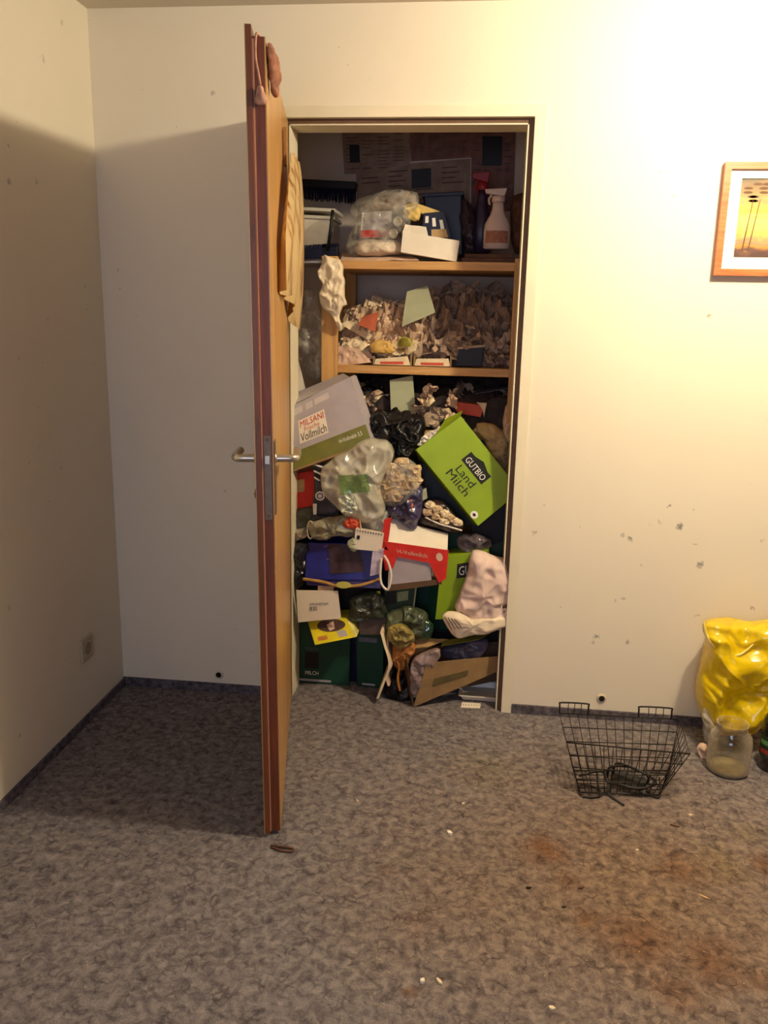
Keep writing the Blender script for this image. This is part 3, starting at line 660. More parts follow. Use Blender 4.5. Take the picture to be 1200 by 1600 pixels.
# ---------------- crumpled scraps
def scrapmesh(seed, mat, nm='crumpled_paper'):
    rnd = random.Random(seed); n = 6; a = rnd.uniform(.8, 1.3); v = []
    for j in range(n+1):
        for i in range(n+1):
            u, w_ = i/n-.5, j/n-.5; p = Vector((u*a, w_, 0))
            fz = .30*N((u*2.2, w_*2.2, 0), 1, seed)+.22*N((u*5, w_*5, 1), 1, seed+3)
            ang = u*rnd.choice((1.6, 1.7))+seed*.1
            v.append(Vector((p.x+.12*N((u*4, w_*4, 3), 1, seed), p.y+.12*N((u*4, w_*4, 7), 1, seed), fz*1.5+.5*abs(u)*math.sin(seed)+.5*w_*u)))
    f = [(j*(n+1)+i, j*(n+1)+i+1, (j+1)*(n+1)+i+1, (j+1)*(n+1)+i) for j in range(n) for i in range(n)]
    return mesh(nm, (v, f), mat)
def ballmesh(seed, mat):
    bm = bmesh.new(); bmesh.ops.create_icosphere(bm, subdivisions=2, radius=.5)
    for q in bm.verts:
        n_ = N(q.co, 3.2, seed); q.co *= (.75+.65*abs(n_)*1.6 - .25*abs(N(q.co, 7, seed+1)))
        q.co.z *= .7
    me = bpy.data.meshes.new('crumpled_paper'); bm.to_mesh(me); bm.free(); me.materials.append(mat); return me
cols = {'light': [K['paper_a'], K['pink_paper'], K['cream'], K['paper_a'], K['paper_b']], 'dim': [K['paper_c'], K['paper_b'], K['paper_d'], K['paper_c']]}  # dim set: shade over the heap's right end put into the paper colours
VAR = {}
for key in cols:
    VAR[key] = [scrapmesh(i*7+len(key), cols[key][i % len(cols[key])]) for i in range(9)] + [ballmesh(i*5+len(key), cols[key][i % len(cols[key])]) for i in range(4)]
rnd = random.Random(11)
CN = {'paper_a': 'tan', 'pink_paper': 'pinkish', 'cream': 'cream', 'paper_b': 'light brown', 'paper_c': 'grey brown', 'paper_d': 'dull dark brown'}
def scrap(key, p, size, label, group, rot=None, zone=None):
    vi = rnd.randrange(len(VAR[key])); me_ = VAR[key][vi]
    o = bpy.data.objects.new('crumpled_paper', me_); C.objects.link(o); o.location = p
    cn = CN[me_.materials[0].name]; fm = 'scrap' if vi < 9 else 'wad'
    if zone:
        s_, u_ = zone; row = 'on top' if s_ < .33 else ('halfway up' if s_ < .66 else 'low')
        if key == 'light': pl = 'nearest the shelf post' if u_ < 575 else ('left of the green card' if u_ < 628 else 'around the green card')
        else: pl = 'just right of green card' if u_ < 700 else ('mid right' if u_ < 755 else 'nearest door frame')
        label = f'{cn} paper {fm} {row} in middle shelf heap, {pl}'
    else: label = f'{cn} paper {fm} in junk below middle shelf, ' + label
    o.scale = (size, size, size*rnd.uniform(.5, .8)); o.rotation_euler = rot or (rnd.uniform(.2, 1.5), rnd.uniform(-.8, .8), rnd.uniform(0, 6.28))
    o['label'] = label; o['category'] = 'paper'; o['group'] = group
def topline(u):   # upper outline of the heap on the middle shelf, in pixel height
    pts = [(528, 530), (540, 500), (560, 482), (600, 468), (630, 476), (665, 478), (690, 455), (740, 452), (790, 458), (812, 470)]
    for (a, b), (c_, d) in zip(pts, pts[1:]):
        if a <= u <= c_: return b+(d-b)*(u-a)/(c_-a)
    return 480
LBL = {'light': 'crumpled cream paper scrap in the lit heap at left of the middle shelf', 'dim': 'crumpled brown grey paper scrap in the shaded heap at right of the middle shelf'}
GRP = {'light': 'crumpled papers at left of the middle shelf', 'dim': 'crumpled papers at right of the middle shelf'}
# dense core of waste under the loose pieces, its right half coloured for shade
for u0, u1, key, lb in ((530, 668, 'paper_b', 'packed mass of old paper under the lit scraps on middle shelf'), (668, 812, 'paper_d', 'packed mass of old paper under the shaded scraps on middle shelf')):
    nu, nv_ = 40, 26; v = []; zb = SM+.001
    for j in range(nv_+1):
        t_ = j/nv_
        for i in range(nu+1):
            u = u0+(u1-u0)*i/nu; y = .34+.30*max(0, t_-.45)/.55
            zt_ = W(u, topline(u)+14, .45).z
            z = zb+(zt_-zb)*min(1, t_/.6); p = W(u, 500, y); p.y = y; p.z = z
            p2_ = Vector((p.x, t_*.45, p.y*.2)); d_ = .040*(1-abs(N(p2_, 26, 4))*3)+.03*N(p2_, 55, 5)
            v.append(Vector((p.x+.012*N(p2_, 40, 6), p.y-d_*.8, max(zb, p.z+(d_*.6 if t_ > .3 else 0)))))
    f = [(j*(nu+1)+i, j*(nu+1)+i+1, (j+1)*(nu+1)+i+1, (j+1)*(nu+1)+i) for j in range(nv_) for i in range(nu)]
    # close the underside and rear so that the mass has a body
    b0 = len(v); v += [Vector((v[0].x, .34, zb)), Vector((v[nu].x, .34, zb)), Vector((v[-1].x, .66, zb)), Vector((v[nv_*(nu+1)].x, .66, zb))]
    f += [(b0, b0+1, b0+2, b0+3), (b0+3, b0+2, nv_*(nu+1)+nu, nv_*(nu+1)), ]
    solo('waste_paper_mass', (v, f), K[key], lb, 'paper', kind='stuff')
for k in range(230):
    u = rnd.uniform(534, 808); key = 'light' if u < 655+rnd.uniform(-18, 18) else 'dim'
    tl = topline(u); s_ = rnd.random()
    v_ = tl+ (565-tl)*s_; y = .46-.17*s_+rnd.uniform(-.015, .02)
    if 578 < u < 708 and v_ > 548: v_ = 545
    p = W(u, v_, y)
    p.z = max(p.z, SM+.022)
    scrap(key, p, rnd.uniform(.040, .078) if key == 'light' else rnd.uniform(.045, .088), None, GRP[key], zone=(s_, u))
# distinct things in the heap
flat('card', 'grey green card sheet stuck upright in paper heap on middle shelf', 'card', [(636, 456), (668, 446), (680, 488), (628, 511)], [.36, .36, .29, .29], K['grey_green'], seed=8, amp=.004, fr=8)
flat('envelope', 'red brown envelope flap showing in the lit paper heap', 'envelope', [(566, 496), (592, 488), (586, 518), (560, 508)], [.30, .31, .275, .275], M('red_brown', (170, 84, 56), .7, .2), seed=9)
bag('fruit_net', 'mustard yellow lump under the scraps on the middle shelf', 'bag', [(576, 540), (590, 530), (612, 534), (618, 552), (580, 552)], .262, .012, M('mustard', (206, 166, 88), .6, .2), .02, .005, 25, 41)
t = thing('plastic_cup', 'yellow green plastic cup tipped on its side in paper heap', 'cup', W(633, 552, .27))
c = W(632, 538, .285)
part(t, 'cup_wall', lathe([(.026, 0), (.0275, .001), (.0255, .001), (.019, .05), (.0175, .05), (.0245, .0)], c, 24, axis=(.35, 1, .12)), K['yellow_green'], True)
for px, lb, sd in (([(582, 556), (642, 552), (642, 572), (584, 568)], 'shallow cardboard tray with printed edge, left one on middle shelf edge', 1), ([(646, 556), (706, 556), (704, 574), (647, 572)], 'shallow cardboard tray with printed edge, right one on middle shelf edge', 2)):
    q = [W(u, v, .256) for u, v in px]; dz_ = SM+.001-min(q[2].z, q[3].z)
    q = [p+Vector((0, 0, dz_)) for p in q]; q[2].z = q[3].z = SM+.001
    t = thing('cardboard_tray', lb, 'tray', base_of((q, [])), 'cardboard trays on the middle shelf')
    bw = hexa([q[0]+Vector((.012, 0, -.010)), q[1]+Vector((-.012, 0, -.010)), q[2], q[3]], (0, .003, 0))
    part(t, 'front_wall', bw, K['cream']); part(t, 'tray_base', box(q[3].x, q[2].x, .256, .34, SM+.001, SM+.004), K['kraft'])
    for a, b in ((q[3], q[0]), (q[2], q[1])):
        part(t, 'side_wall', hexa([a+Vector((-.003, 0, b.z-a.z)), a+Vector((.003, 0, b.z-a.z)), a+Vector((.003, 0, 0)), a+Vector((-.003, 0, 0))], (0, .085, 0)), K['kraft'])
    part(t, 'printed_strip', decal(q, .18, .62, .8, .86), K['orange_red'])
for k, (px, y) in enumerate((([(529, 540), (560, 545), (582, 566), (528, 572)], .27), ([(532, 560), (575, 548), (586, 560), (536, 570)], .262), ([(531, 506), (548, 500), (582, 524), (576, 532)], .275))):
    p_ = [W(u, v, y+.02*k) for u, v in px]
    solo('folded_paper', sheet(p_, 10, 6, .009, 30, .001, 50+k), K['pink_paper' if k < 2 else 'cream'], ('pinkish folded paper at the left edge of middle shelf, upper layer', 'pinkish folded paper at the left edge of middle shelf, lowest on board', 'cream strip of folded paper above the left end of middle shelf')[k], 'paper')
t, q = carton('jar', 'dark small box with pale top at right front of middle shelf', 'box', [(716, 546), (756, 542), (752, 572), (712, 572)], .28, .07, K['black'])
part(t, 'lid', hexa([q[0]+Vector((-.004, -.004, .008)), q[1]+Vector((.004, -.004, .008)), q[1]+Vector((.004, -.004, 0)), q[0]+Vector((-.004, -.004, 0))], (0, .078, 0)), K['paper_c'])

# ---------------- buried shelf: junk behind the pile (top z about .98)
GJ = 'scraps on the buried shelf'
for k in range(80):
    u = rnd.uniform(545, 806); v_ = rnd.uniform(606, 690) if u > 655 or u < 600 else rnd.uniform(640, 670); y = .44-.17*(v_-600)/90+rnd.uniform(-.02, .02)
    scrap('light' if rnd.random() < .6 else 'dim', W(u, v_, y), rnd.uniform(.035, .07), 'left of pale card' if u < 610 else ('right of pale card' if u < 700 else 'near door frame'), GJ)
for k in range(34):
    if k % 3: u = rnd.uniform(648, 712); v_ = rnd.uniform(606, 668); pl_ = 'spilling beside red packet'
    else: u = rnd.uniform(556, 606); v_ = rnd.uniform(612, 646); pl_ = 'spilling left of pale card'
    scrap('dim' if k % 4 else 'light', W(u, v_, rnd.uniform(.20, .245)), rnd.uniform(.026, .05), pl_, GJ)
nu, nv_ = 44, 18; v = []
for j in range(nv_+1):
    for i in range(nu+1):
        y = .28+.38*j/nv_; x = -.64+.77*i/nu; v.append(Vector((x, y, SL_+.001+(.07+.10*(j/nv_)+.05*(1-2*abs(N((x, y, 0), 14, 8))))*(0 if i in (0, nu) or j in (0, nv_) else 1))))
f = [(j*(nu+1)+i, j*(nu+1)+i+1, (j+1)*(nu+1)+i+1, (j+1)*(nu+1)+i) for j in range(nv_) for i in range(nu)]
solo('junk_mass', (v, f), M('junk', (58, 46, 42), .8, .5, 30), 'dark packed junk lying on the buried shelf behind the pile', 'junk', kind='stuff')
flat('card', 'pale green card standing upright below the middle shelf', 'card', [(609, 594), (645, 587), (650, 648), (611, 642)], [.285, .285, .26, .26], K['grey_green'], seed=12, amp=.004, fr=8)
bag('wrapper', 'shiny dark plastic wrapper above the torn white paper', 'wrapper', [(556, 606), (580, 600), (604, 612), (600, 626), (560, 624)], .36, .02, bagblack, .02, .012, 24, 43)
flat('torn_paper', 'torn white and brown paper strip right of grey milk carton', 'paper', [(556, 620), (608, 616), (594, 634), (560, 640)], .31, K['cream'], seed=14, amp=.01, fr=30)
flat('flat_card', 'long grey card lying flat under the middle shelf at right', 'card', [(738, 612), (800, 602), (803, 606), (742, 616)], [.42, .42, .34, .34], K['slate'], seed=15, amp=.002)
t, q = carton('packet', 'orange red packet lying below middle shelf, torn at right end', 'packet', [(704, 627), (757, 634), (751, 652), (716, 646)], .27, .06, K['orange_red'])
part(t, 'torn_end', sheet([q[1]+Vector((-.03, 0, .012)), q[1]+Vector((.008, -.002, .010)), q[2]+Vector((.012, 0, 0)), q[1]+Vector((-.008, -.002, -.008))], 8, 8, .008, 40, .001, 5), K['cream'])
t, q = carton('box', 'slate blue box behind right end of the green carton', 'box', [(722, 655), (790, 652), (792, 704), (735, 700)], .30, .10, K['slate'])
bag('paper_bag', 'tan crumpled paper bag between green carton and door frame', 'bag', [(738, 664), (765, 660), (792, 676), (800, 700), (792, 740), (775, 725), (755, 690)], .22, .03, K['tan'], .03, .012, 20, 45)
bag('paper_bag', 'brown paper bag squeezed against right post', 'bag', [(785, 640), (806, 620), (806, 740), (786, 745)], .235, .02, K['paper_b'], .02, .012, 20, 46)
bag('wrapper', 'tan strip of wrapping above the top of green carton', 'wrapper', [(660, 656), (700, 636), (708, 648), (690, 660), (664, 668)], .25, .012, K['crust'], .01, .008, 30, 47)
bag('lace_plastic', 'white ruffled plastic strip along the left edge of green carton', 'wrapper', [(650, 694), (660, 682), (690, 664), (697, 670), (676, 688), (656, 698)], .115, .008, K['white_plastic'], .006, .010, 50, 48)

# ================================================================== THE PILE, top to bottom
# grey milk carton
t, q = carton('milk_carton_box', 'large grey milk carton with white label and olive band, leaning beside door', 'carton', [(444, 641), (546, 589), (581, 691), (444, 740)], [.05, .08, .06, .03], .12, K['grey_card'], dz=.0)
part(t, 'olive_band', decal(q, 0, .72, 1, 1), K['olive'], label='olive green printed band')
part(t, 'lower_edge', decal(q, 0, .985, 1, 1.02, .001), K['kraft'])
part(t, 'print_strip', join(decal(q, .12, .06, .27, .16), decal(q, .32, .06, .42, .16), decal(q, .45, .06, .66, .15)), M('print_grey', (196, 188, 186), .6, .1))
lab = part(t, 'label_plate', decal(q, .20, .27, .56, .63), K['white_card'], label='white printed label')
part(lab, 'lettering', text_shape('MILSANI', q, (.22, .29, .54, .39), .0012, bold=.02), K['red_ink'])
part(lab, 'lettering', text_shape('Frische', q, (.27, .405, .47, .47), .0012), K['red_ink'])
part(lab, 'lettering', text_shape('Vollmilch', q, (.215, .48, .545, .61), .0012), K['ink'])
part(t, 'lettering', text_shape('H-Vollmilch 3,5', q, (.66, .79, .93, .86), .0012), K['white_ink'])
part(t, 'top_flap', sheet([W(458, 616, .16), W(536, 584, .19), W(546, 589, .101), W(447, 639, .071)], 10, 6, .003, 9, .0016, 3), K['grey_card'])
part(t, 'side_flap', sheet([q[1]+Vector((0, .004, 0)), q[1]+Vector((.012, .08, .0)), q[2]+Vector((.01, .08, .0)), q[2]+Vector((0, .004, .0))], 6, 8, .003, 9, .0016, 4), K['grey_card'])

# green carton
t, q = carton('milk_carton_box', 'big lime green milk carton tilted on one corner at right of pile', 'carton', [(720, 650), (813, 767), (747, 822), (650, 703)], [.09, .08, .05, .06], .11, K['green'], dx=-.02, dz=-.02)
lg = part(t, 'logo_plate', decal(q, .36, .25, .69, .48), K['ink'], label='black logo plate')
part(lg, 'lettering', text_shape('GUTBIO', q, (.385, .32, .665, .44), .0014, bold=.02), K['white_ink'])
part(lg, 'roof', ( [p for p in [bil(q, .42, .25)+Vector((0, -.0012, 0)), bil(q, .525, .19)+Vector((0, -.0012, 0)), bil(q, .63, .25)+Vector((0, -.0012, 0))]], [(0, 1, 2)]), K['ink'])
part(t, 'lettering', text_shape('Land', q, (.40, .53, .65, .68), .0012, bold=.008), K['ink'])
part(t, 'lettering', text_shape('Milch', q, (.37, .71, .68, .86), .0012, bold=.008), K['ink'])
em = part(t, 'emblem', ellipse_on(q, .885, .925, .042, .07, .0012), K['white_ink'], label='white round emblem')
part(em, 'emblem_mark', ellipse_on(q, .885, .925, .018, .026, .0018), K['ink'])
part(t, 'top_flap', sheet([q[0]+Vector((-.055, .05, -.02)), q[0]+Vector((.004, .055, .012)), q[0]+Vector((0, .002, 0)), bil(q, .0, .55)+Vector((0, .002, 0))], 8, 6, .003, 9, .0016, 6), K['green'])
t, q = carton('block', 'dark blue green box under the tilted lime carton', 'box', [(655, 722), (700, 740), (800, 800), (680, 836)], .175, .03, M('blue_black', (22, 30, 38), .4, .3))
t, q = carton('block', 'black filler added to darken the gap below the lime carton corner', 'box', [(735, 815), (803, 780), (803, 868), (740, 850)], .165, .04, K['black'])  # dark body added so this gap reads as shade

# black bag behind
bag('bin_bag', 'crumpled black bin bag between grey and lime milk cartons', 'bag', [(574, 652), (588, 642), (620, 640), (648, 648), (664, 665), (660, 690), (648, 712), (655, 745), (630, 740), (612, 700), (596, 680), (582, 676)], .15, .045, bagblack, .06, .026, 30, 51, n=110, rings=22)
# big clear bag with green print
t = bag('plastic_bag', 'big clear shiny plastic bag with green print in pile centre', 'bag', [(500, 735), (515, 718), (548, 700), (580, 684), (604, 682), (617, 700), (604, 740), (598, 770), (606, 800), (590, 816), (552, 812), (520, 792), (508, 765)], .045, .050, film('film_bag', (232, 228, 208), .50, .09, .25), .05, .019, 13, 52, n=130, rings=26, single=False, crease=1.2)
gp = [W(526, 745, -.048), W(572, 742, -.050), W(578, 770, -.046), W(530, 774, -.044)]
part(t, 'green_print', sheet([p+Vector((0, .018, 0)) for p in gp], 8, 6, .008, 20, .001, 3), film('green_print', (140, 176, 110), .34, .2, .9), label='green printed patch')
bag('wrapper', 'silvery crinkled plastic wrapper at bottom of the clear bag', 'wrapper', [(532, 768), (548, 762), (560, 780), (558, 800), (540, 804), (530, 790)], -.005, .012, M('crinkle_silver', (206, 212, 186), .2, .3, 60, spec=.8), .008, .014, 60, 53)
# red packet and striped packet at left
t, q = carton('packet', 'bright red packet beside door handle under the grey carton', 'packet', [(450, 742), (491, 735), (492, 796), (450, 800)], .10, .08, K['red'])
part(t, 'pale_panel', decal(q, .0, .18, .62, .50), K['tan'])
bag('grey_bag', 'dark grey crushed bag below the red packet', 'bag', [(450, 795), (492, 790), (528, 800), (524, 812), (480, 830), (450, 826)], .11, .03, M('dark_grey', (74, 72, 64), .4, .3), .03, .010, 20, 54)
sh = pillow(PW([(490, 728), (512, 722), (514, 752), (532, 786), (528, 806), (496, 808), (488, 790), (492, 760)], .075), .022, .02, .006, 18, 55)
t = thing('crisp_packet', 'slate blue packet with white stripes and round badge, left in pile', 'packet', base_of(sh)); part(t, 'packet_body', sh, M('packet_blue', (58, 60, 76), .35, .2), True)
qq = PW([(488, 722), (512, 722), (516, 762), (490, 750)], .048)
for k in range(5): part(t, 'stripe', hexa([bil(qq, .05, .08+.18*k), bil(qq, .95, .22+.18*k), bil(qq, .95, .30+.18*k), bil(qq, .05, .16+.18*k)], (0, .003, 0)), K['white_ink'] if k % 2 == 0 else K['black'])
qq = PW([(492, 765), (510, 765), (510, 783), (492, 783)], .047)
part(t, 'badge', ellipse_on(qq, .45, .55, .42, .40, 0), K['white_ink'], label='white round badge'); part(t, 'badge_ring', ellipse_on(qq, .45, .55, .30, .28, .0008, r0=.6), K['slate'])
part(t, 'white_mark', decal(PW([(488, 785), (496, 785), (495, 806), (489, 806)], .048), .1, .1, .9, .9), K['white_ink'])
# bag with bread / tissue
t = bag('bread_bag', 'clear bag filled with tan crusts and brown tissue right of clear bag', 'bag', [(598, 735), (612, 720), (634, 716), (652, 726), (658, 750), (650, 770), (636, 786), (612, 792), (594, 780)], .055, .035, F_clear, .03, .012, 18, 56, single=False)
for k, (u, v_, r) in enumerate([(612, 735, .020), (630, 728, .018), (644, 738, .018), (622, 750, .022), (606, 758, .020), (634, 760, .018), (616, 772, .020), (645, 752, .014), (600, 772, .014)]):
    c = W(u, v_, .05); bmx = PW([(u-14, v_-8), (u-3, v_-13), (u+10, v_-10), (u+15, v_+2), (u+6, v_+12), (u-9, v_+11)], .052)
    part(t, 'crust_piece', pillow(bmx, .012, .012, .014, 55, 60+k, 26, 6, 0), K['crust'] if k % 3 else K['paper_a'], False)
bag('plastic_bag', 'navy and violet shiny bag hanging over the red white carton', 'bag', [(600, 790), (630, 778), (640, 755), (656, 756), (664, 764), (660, 800), (650, 828), (628, 815), (604, 806)], .075, .03, M('violet_plastic', (64, 58, 92), .22, .5, 14, spec=.7), .03, .016, 20, 57)
bag('wrapper', 'small salmon red strip on the violet bag', 'wrapper', [(637, 782), (645, 780), (646, 800), (640, 802)], .042, .004, M('salmon', (196, 104, 84), .5), .002, .003, 30, 58)
flat('card', 'small grey green card tucked right of the violet bag', 'card', [(652, 770), (666, 762), (668, 778), (654, 786)], .07, K['grey_green'], amp=.002)
bag('bread_bag', 'dark bag opened to show crumbly pale bread pieces', 'bag', [(650, 800), (664, 782), (690, 782), (716, 806), (728, 820), (720, 834), (690, 828), (658, 818)], .10, .03, M('dark_brown_plastic', (56, 40, 40), .3, .3, spec=.6), .03, .010, 20, 59)
for k, (u, v_) in enumerate([(672, 790), (683, 796), (694, 802), (704, 810), (714, 816), (680, 806), (694, 814), (668, 800)]):
    solo('bread_piece', pillow(PW([(u-9, v_-4), (u-1, v_-8), (u+9, v_-3), (u+8, v_+6), (u-4, v_+6)], .070), .010, .010, .007, 50, 70+k, 20, 5), K['crust'] if k % 2 else K['cream'], ('%s bread piece in open dark bag, %s' % ('tan crusty' if k % 2 else 'cream crumbly', ['upper left one', 'second from the upper left', 'in the middle of the top row', 'fourth along top row', 'lower right end', 'low at left', 'low in middle', 'leftmost'][k])), 'bread', 'bread pieces in dark bag')
solo('rolled_edge', tube(cr([W(664, 808, .065), W(685, 818, .06), (W(705, 824, .06)), W(722, 829, .06)], 4), .003, 7), K['white_plastic'], 'pale rolled plastic edge along the dark bread bag', 'wrapper', smooth=True)
bag('plastic_bag', 'dim clear bag stretched under the dark bread bag', 'bag', [(712, 842), (730, 832), (765, 838), (770, 858), (742, 868), (715, 856)], .10, .02, film('film_dim', (120, 108, 116), .5, .15), .02, .012, 18, 61)

# silver / clear bag at left
bag('plastic_bottle', 'crushed clear plastic bottle lying at left below the striped packet', 'bottle', [(483, 814), (500, 812), (560, 802), (566, 826), (552, 834), (502, 844), (486, 838)], .045, .030, M('crushed_clear', (150, 146, 122), .15, .4, 20, spec=.9), .03, .014, 24, 62)
solo('bottle_ring', tube([W(485+5*math.cos(a*PI/6), 828+14*math.sin(a*PI/6), .02) for a in range(12)], .0028, 7, closed=True), K['foil'], 'pale rim ring at neck of the crushed bottle', 'bottle', smooth=True)
bag('wrapper', 'dark crushed wrapper between door and crushed bottle', 'wrapper', [(456, 826), (484, 822), (484, 838), (458, 842)], .07, .015, K['foil'], .01, .012, 26, 63)
bag('wrapper', 'small red and black torn wrapper above the punched notepad', 'wrapper', [(534, 812), (548, 806), (562, 812), (560, 826), (540, 826)], .02, .010, K['orange_red'], .01, .008, 36, 64)
solo('handle_strap', tube(cr([W(552, 828, .015), W(552, 808, .01), W(560, 805, .01), W(564, 828, .005)], 5), .003, 6), K['tan'], 'thin tan carrier strap standing up behind the punched notepad', 'strap', smooth=True)
bag('plastic_bag', 'clear plastic bag lower half lying behind punched notepad', 'bag', [(560, 800), (606, 796), (610, 830), (600, 850), (566, 836)], .05, .02, F_milky, .02, .016, 20, 65)
# notepad with punched edge
t = thing('notepad', 'cream notepad with punched edge left of the red white carton', 'notepad', W(575, 858, .0))
q = PW([(556, 825), (600, 833), (596, 862), (552, 858)], .0)
part(t, 'page', sheet(q, 10, 8, .002, 10, .0012, 5), K['white_card'])
for k in range(10): part(t, 'punch_hole', decal(q, .05+.095*k, .05, .05+.095*k+.035, .14, .0022), K['kraft_dark'])
part(t, 'black_square', decal(q, .08, .32, .18, .5, .0022), K['black'])
part(t, 'pad_stack', hexa([p+Vector((0, .003, 0)) for p in q], (0, .008, 0)), K['cream'])
bag('wrapper', 'pale crumpled paper tucked under left corner of notepad', 'wrapper', [(540, 846), (556, 838), (560, 858), (552, 864)], .01, .008, K['grey_green'], .01, .006, 30, 66)

# red / white carton
t = thing('open_carton', 'open red carton with cream inner flap in the pile centre', 'carton', W(650, 912, .0))
part(t, 'white_flap', sheet([W(611, 808, .085), W(700, 834, .085), W(699, 862, .003), W(604, 848, .003)], 12, 8, .003, 8, .002, 5, curl=lambda u, v: .006*math.sin(u*3)), K['white_card'], label='cream inner flap')
q = PW([(600, 846), (701, 860), (699, 885), (610, 868)], .0)
fr_ = part(t, 'red_rim', hexa(q, (0, .004, 0)), K['red'], label='red printed rim')
part(fr_, 'lettering', text_shape('H-Vollmilch', q, (.16, .42, .66, .70), .0010), K['pink_paper'])
part(fr_, 'printed_square', ellipse_on(q, .86, .5, .055, .26, .0010), K['pink_paper'])
part(t, 'red_side', hexa(PW([(670, 878), (699, 882), (697, 904), (686, 911), (672, 906)][:4], .001), (0, .003, 0)), K['red'])
part(t, 'red_side', hexa(PW([(600, 812), (612, 808), (606, 850), (594, 866)], .004), (0, .003, 0)), K['red'])
part(t, 'red_side', hexa(PW([(596, 856), (622, 868), (614, 888), (602, 892)], .001), (0, .003, 0)), K['red'])
part(t, 'inside_front', hexa(PW([(608, 868), (674, 878), (674, 910), (606, 916)], .008), (0, .12, 0)), K['grey_card'], label='grey carton body')
part(t, 'bottom_edge', hexa(PW([(606, 914), (690, 905), (690, 913), (606, 924)], .006), (0, .1, 0)), K['kraft_dark'])
solo('paper_loop', tube(cr([W(600, 868, -.01), W(607, 880, -.01), W(611, 900, -.01), W(606, 921, -.01), W(596, 912, -.01), W(594, 890, -.01), W(596, 872, -.01)], 6), .0045, 7), K['white_card'], 'curled cream paper loop hanging at left corner of the red carton', 'paper', smooth=True)
# blue package
t, q = carton('biscuit_package', 'blue package with gold ribbon edge and dark opening, left of pile', 'package', [(480, 848), (590, 850), (594, 910), (476, 908)], [.06, .05, .01, .01], .12, K['blue'])
part(t, 'dark_opening', sheet([bil(q, .30, .02)+Vector((0, -.002, 0)), bil(q, .74, .02)+Vector((0, -.002, 0)), bil(q, .80, .72)+Vector((0, -.002, 0)), bil(q, .34, .8)+Vector((0, -.002, 0))], 8, 8, .003, 20, .001, 4), M('dark_brown', (54, 34, 42), .5, .4, 20))
rb = cr([bil(q, -.02, .93), bil(q, .25, 1.0), bil(q, .42, 1.09), bil(q, .58, 1.1), bil(q, .78, 1.05), bil(q, 1.02, .88)], 5)
part(t, 'gold_ribbon', tube([p+Vector((0, -.006, 0)) for p in rb], .006, 7), K['gold'], True, label='gold ribbon print')
part(t, 'oval_emblem', ellipse_on(q, .53, 1.08, .10, .09, .014), K['emblem'], label='yellow green oval emblem')
part(t, 'lower_lip', hexa([bil(q, 0, .96), bil(q, 1, .92), bil(q, 1.0, 1.16), bil(q, .04, 1.10)], (0, .06, 0)), M('blue_violet', (52, 44, 108), .3, .3, 14))
part(t, 'violet_curve', tube(cr([bil(q, .24, .1), bil(q, .33, .06), bil(q, .37, .2), bil(q, .33, .4), bil(q, .28, .42)], 5), .0015, 5), M('violet_line', (150, 120, 190), .4), True)
flat('wrapper', 'torn white blue paper on right end of the blue package', 'wrapper', [(582, 862), (600, 856), (596, 896), (578, 900)], .0, M('torn_white', (196, 184, 204), .6, .2), amp=.006, fr=24)
bag('wrapper', 'black blue crumpled film between door and blue package', 'wrapper', [(456, 848), (486, 846), (480, 906), (462, 925), (454, 900)], .06, .02, M('black_blue', (20, 22, 36), .3, .5, 20, spec=.6), .02, .014, 20, 68)
# green carton with white bag
t, q = carton('milk_carton_box', 'lime green milk carton standing lower right behind the white bag', 'carton', [(690, 872), (764, 858), (770, 966), (680, 968)], .075, .11, K['green'])
lg = part(t, 'logo_plate', decal(q, .34, .14, .95, .36), K['ink'], label='black logo plate')
part(lg, 'lettering', text_shape('GUTBIO', q, (.38, .18, 1.0, .32), .0014, bold=.02), K['white_ink'])
part(t, 'dark_side', hexa([q[0]+Vector((-.03, .03, 0)), q[0], q[3], q[3]+Vector((-.03, .03, 0))], (0, .006, 0)), K['dark_green'])
t, q = carton('box', 'dark green box corner above the white bag near the frame', 'box', [(735, 862), (800, 842), (800, 884), (760, 884)], .16, .08, K['deep_green'])
bag('bag_white', 'pinkish white paper carrier bag slumped at lower right of pile', 'bag', [(736, 862), (750, 860), (802, 880), (802, 974), (772, 984), (740, 978), (724, 962), (708, 952), (712, 934), (730, 904)], .045, .036, bagwhite2, .03, .018, 13, 71, n=100, smooth=1, rings=20)
flat('printed_patch', 'small brown printed strip on front of the white carrier bag', 'print', [(742, 932), (748, 934), (754, 948), (748, 952)], .008, K['brown'], amp=.001)
sh = pillow(PW([(690, 962), (700, 956), (722, 956), (738, 968), (790, 962), (794, 982), (730, 994), (716, 996), (700, 986)], .01), .022, .02, .008, 20, 72)
t = thing('rolled_bag', 'rolled cream bag bottom with brown stripes at lower right of pile', 'bag', base_of(sh)); part(t, 'roll', sh, bagwhite, True)
for k in range(4): part(t, 'brown_stripe', tube([W(695+5*k, 964+1*k, -.020), W(706+5*k, 984-1*k, -.022)], .0016, 5), K['brown'], True)
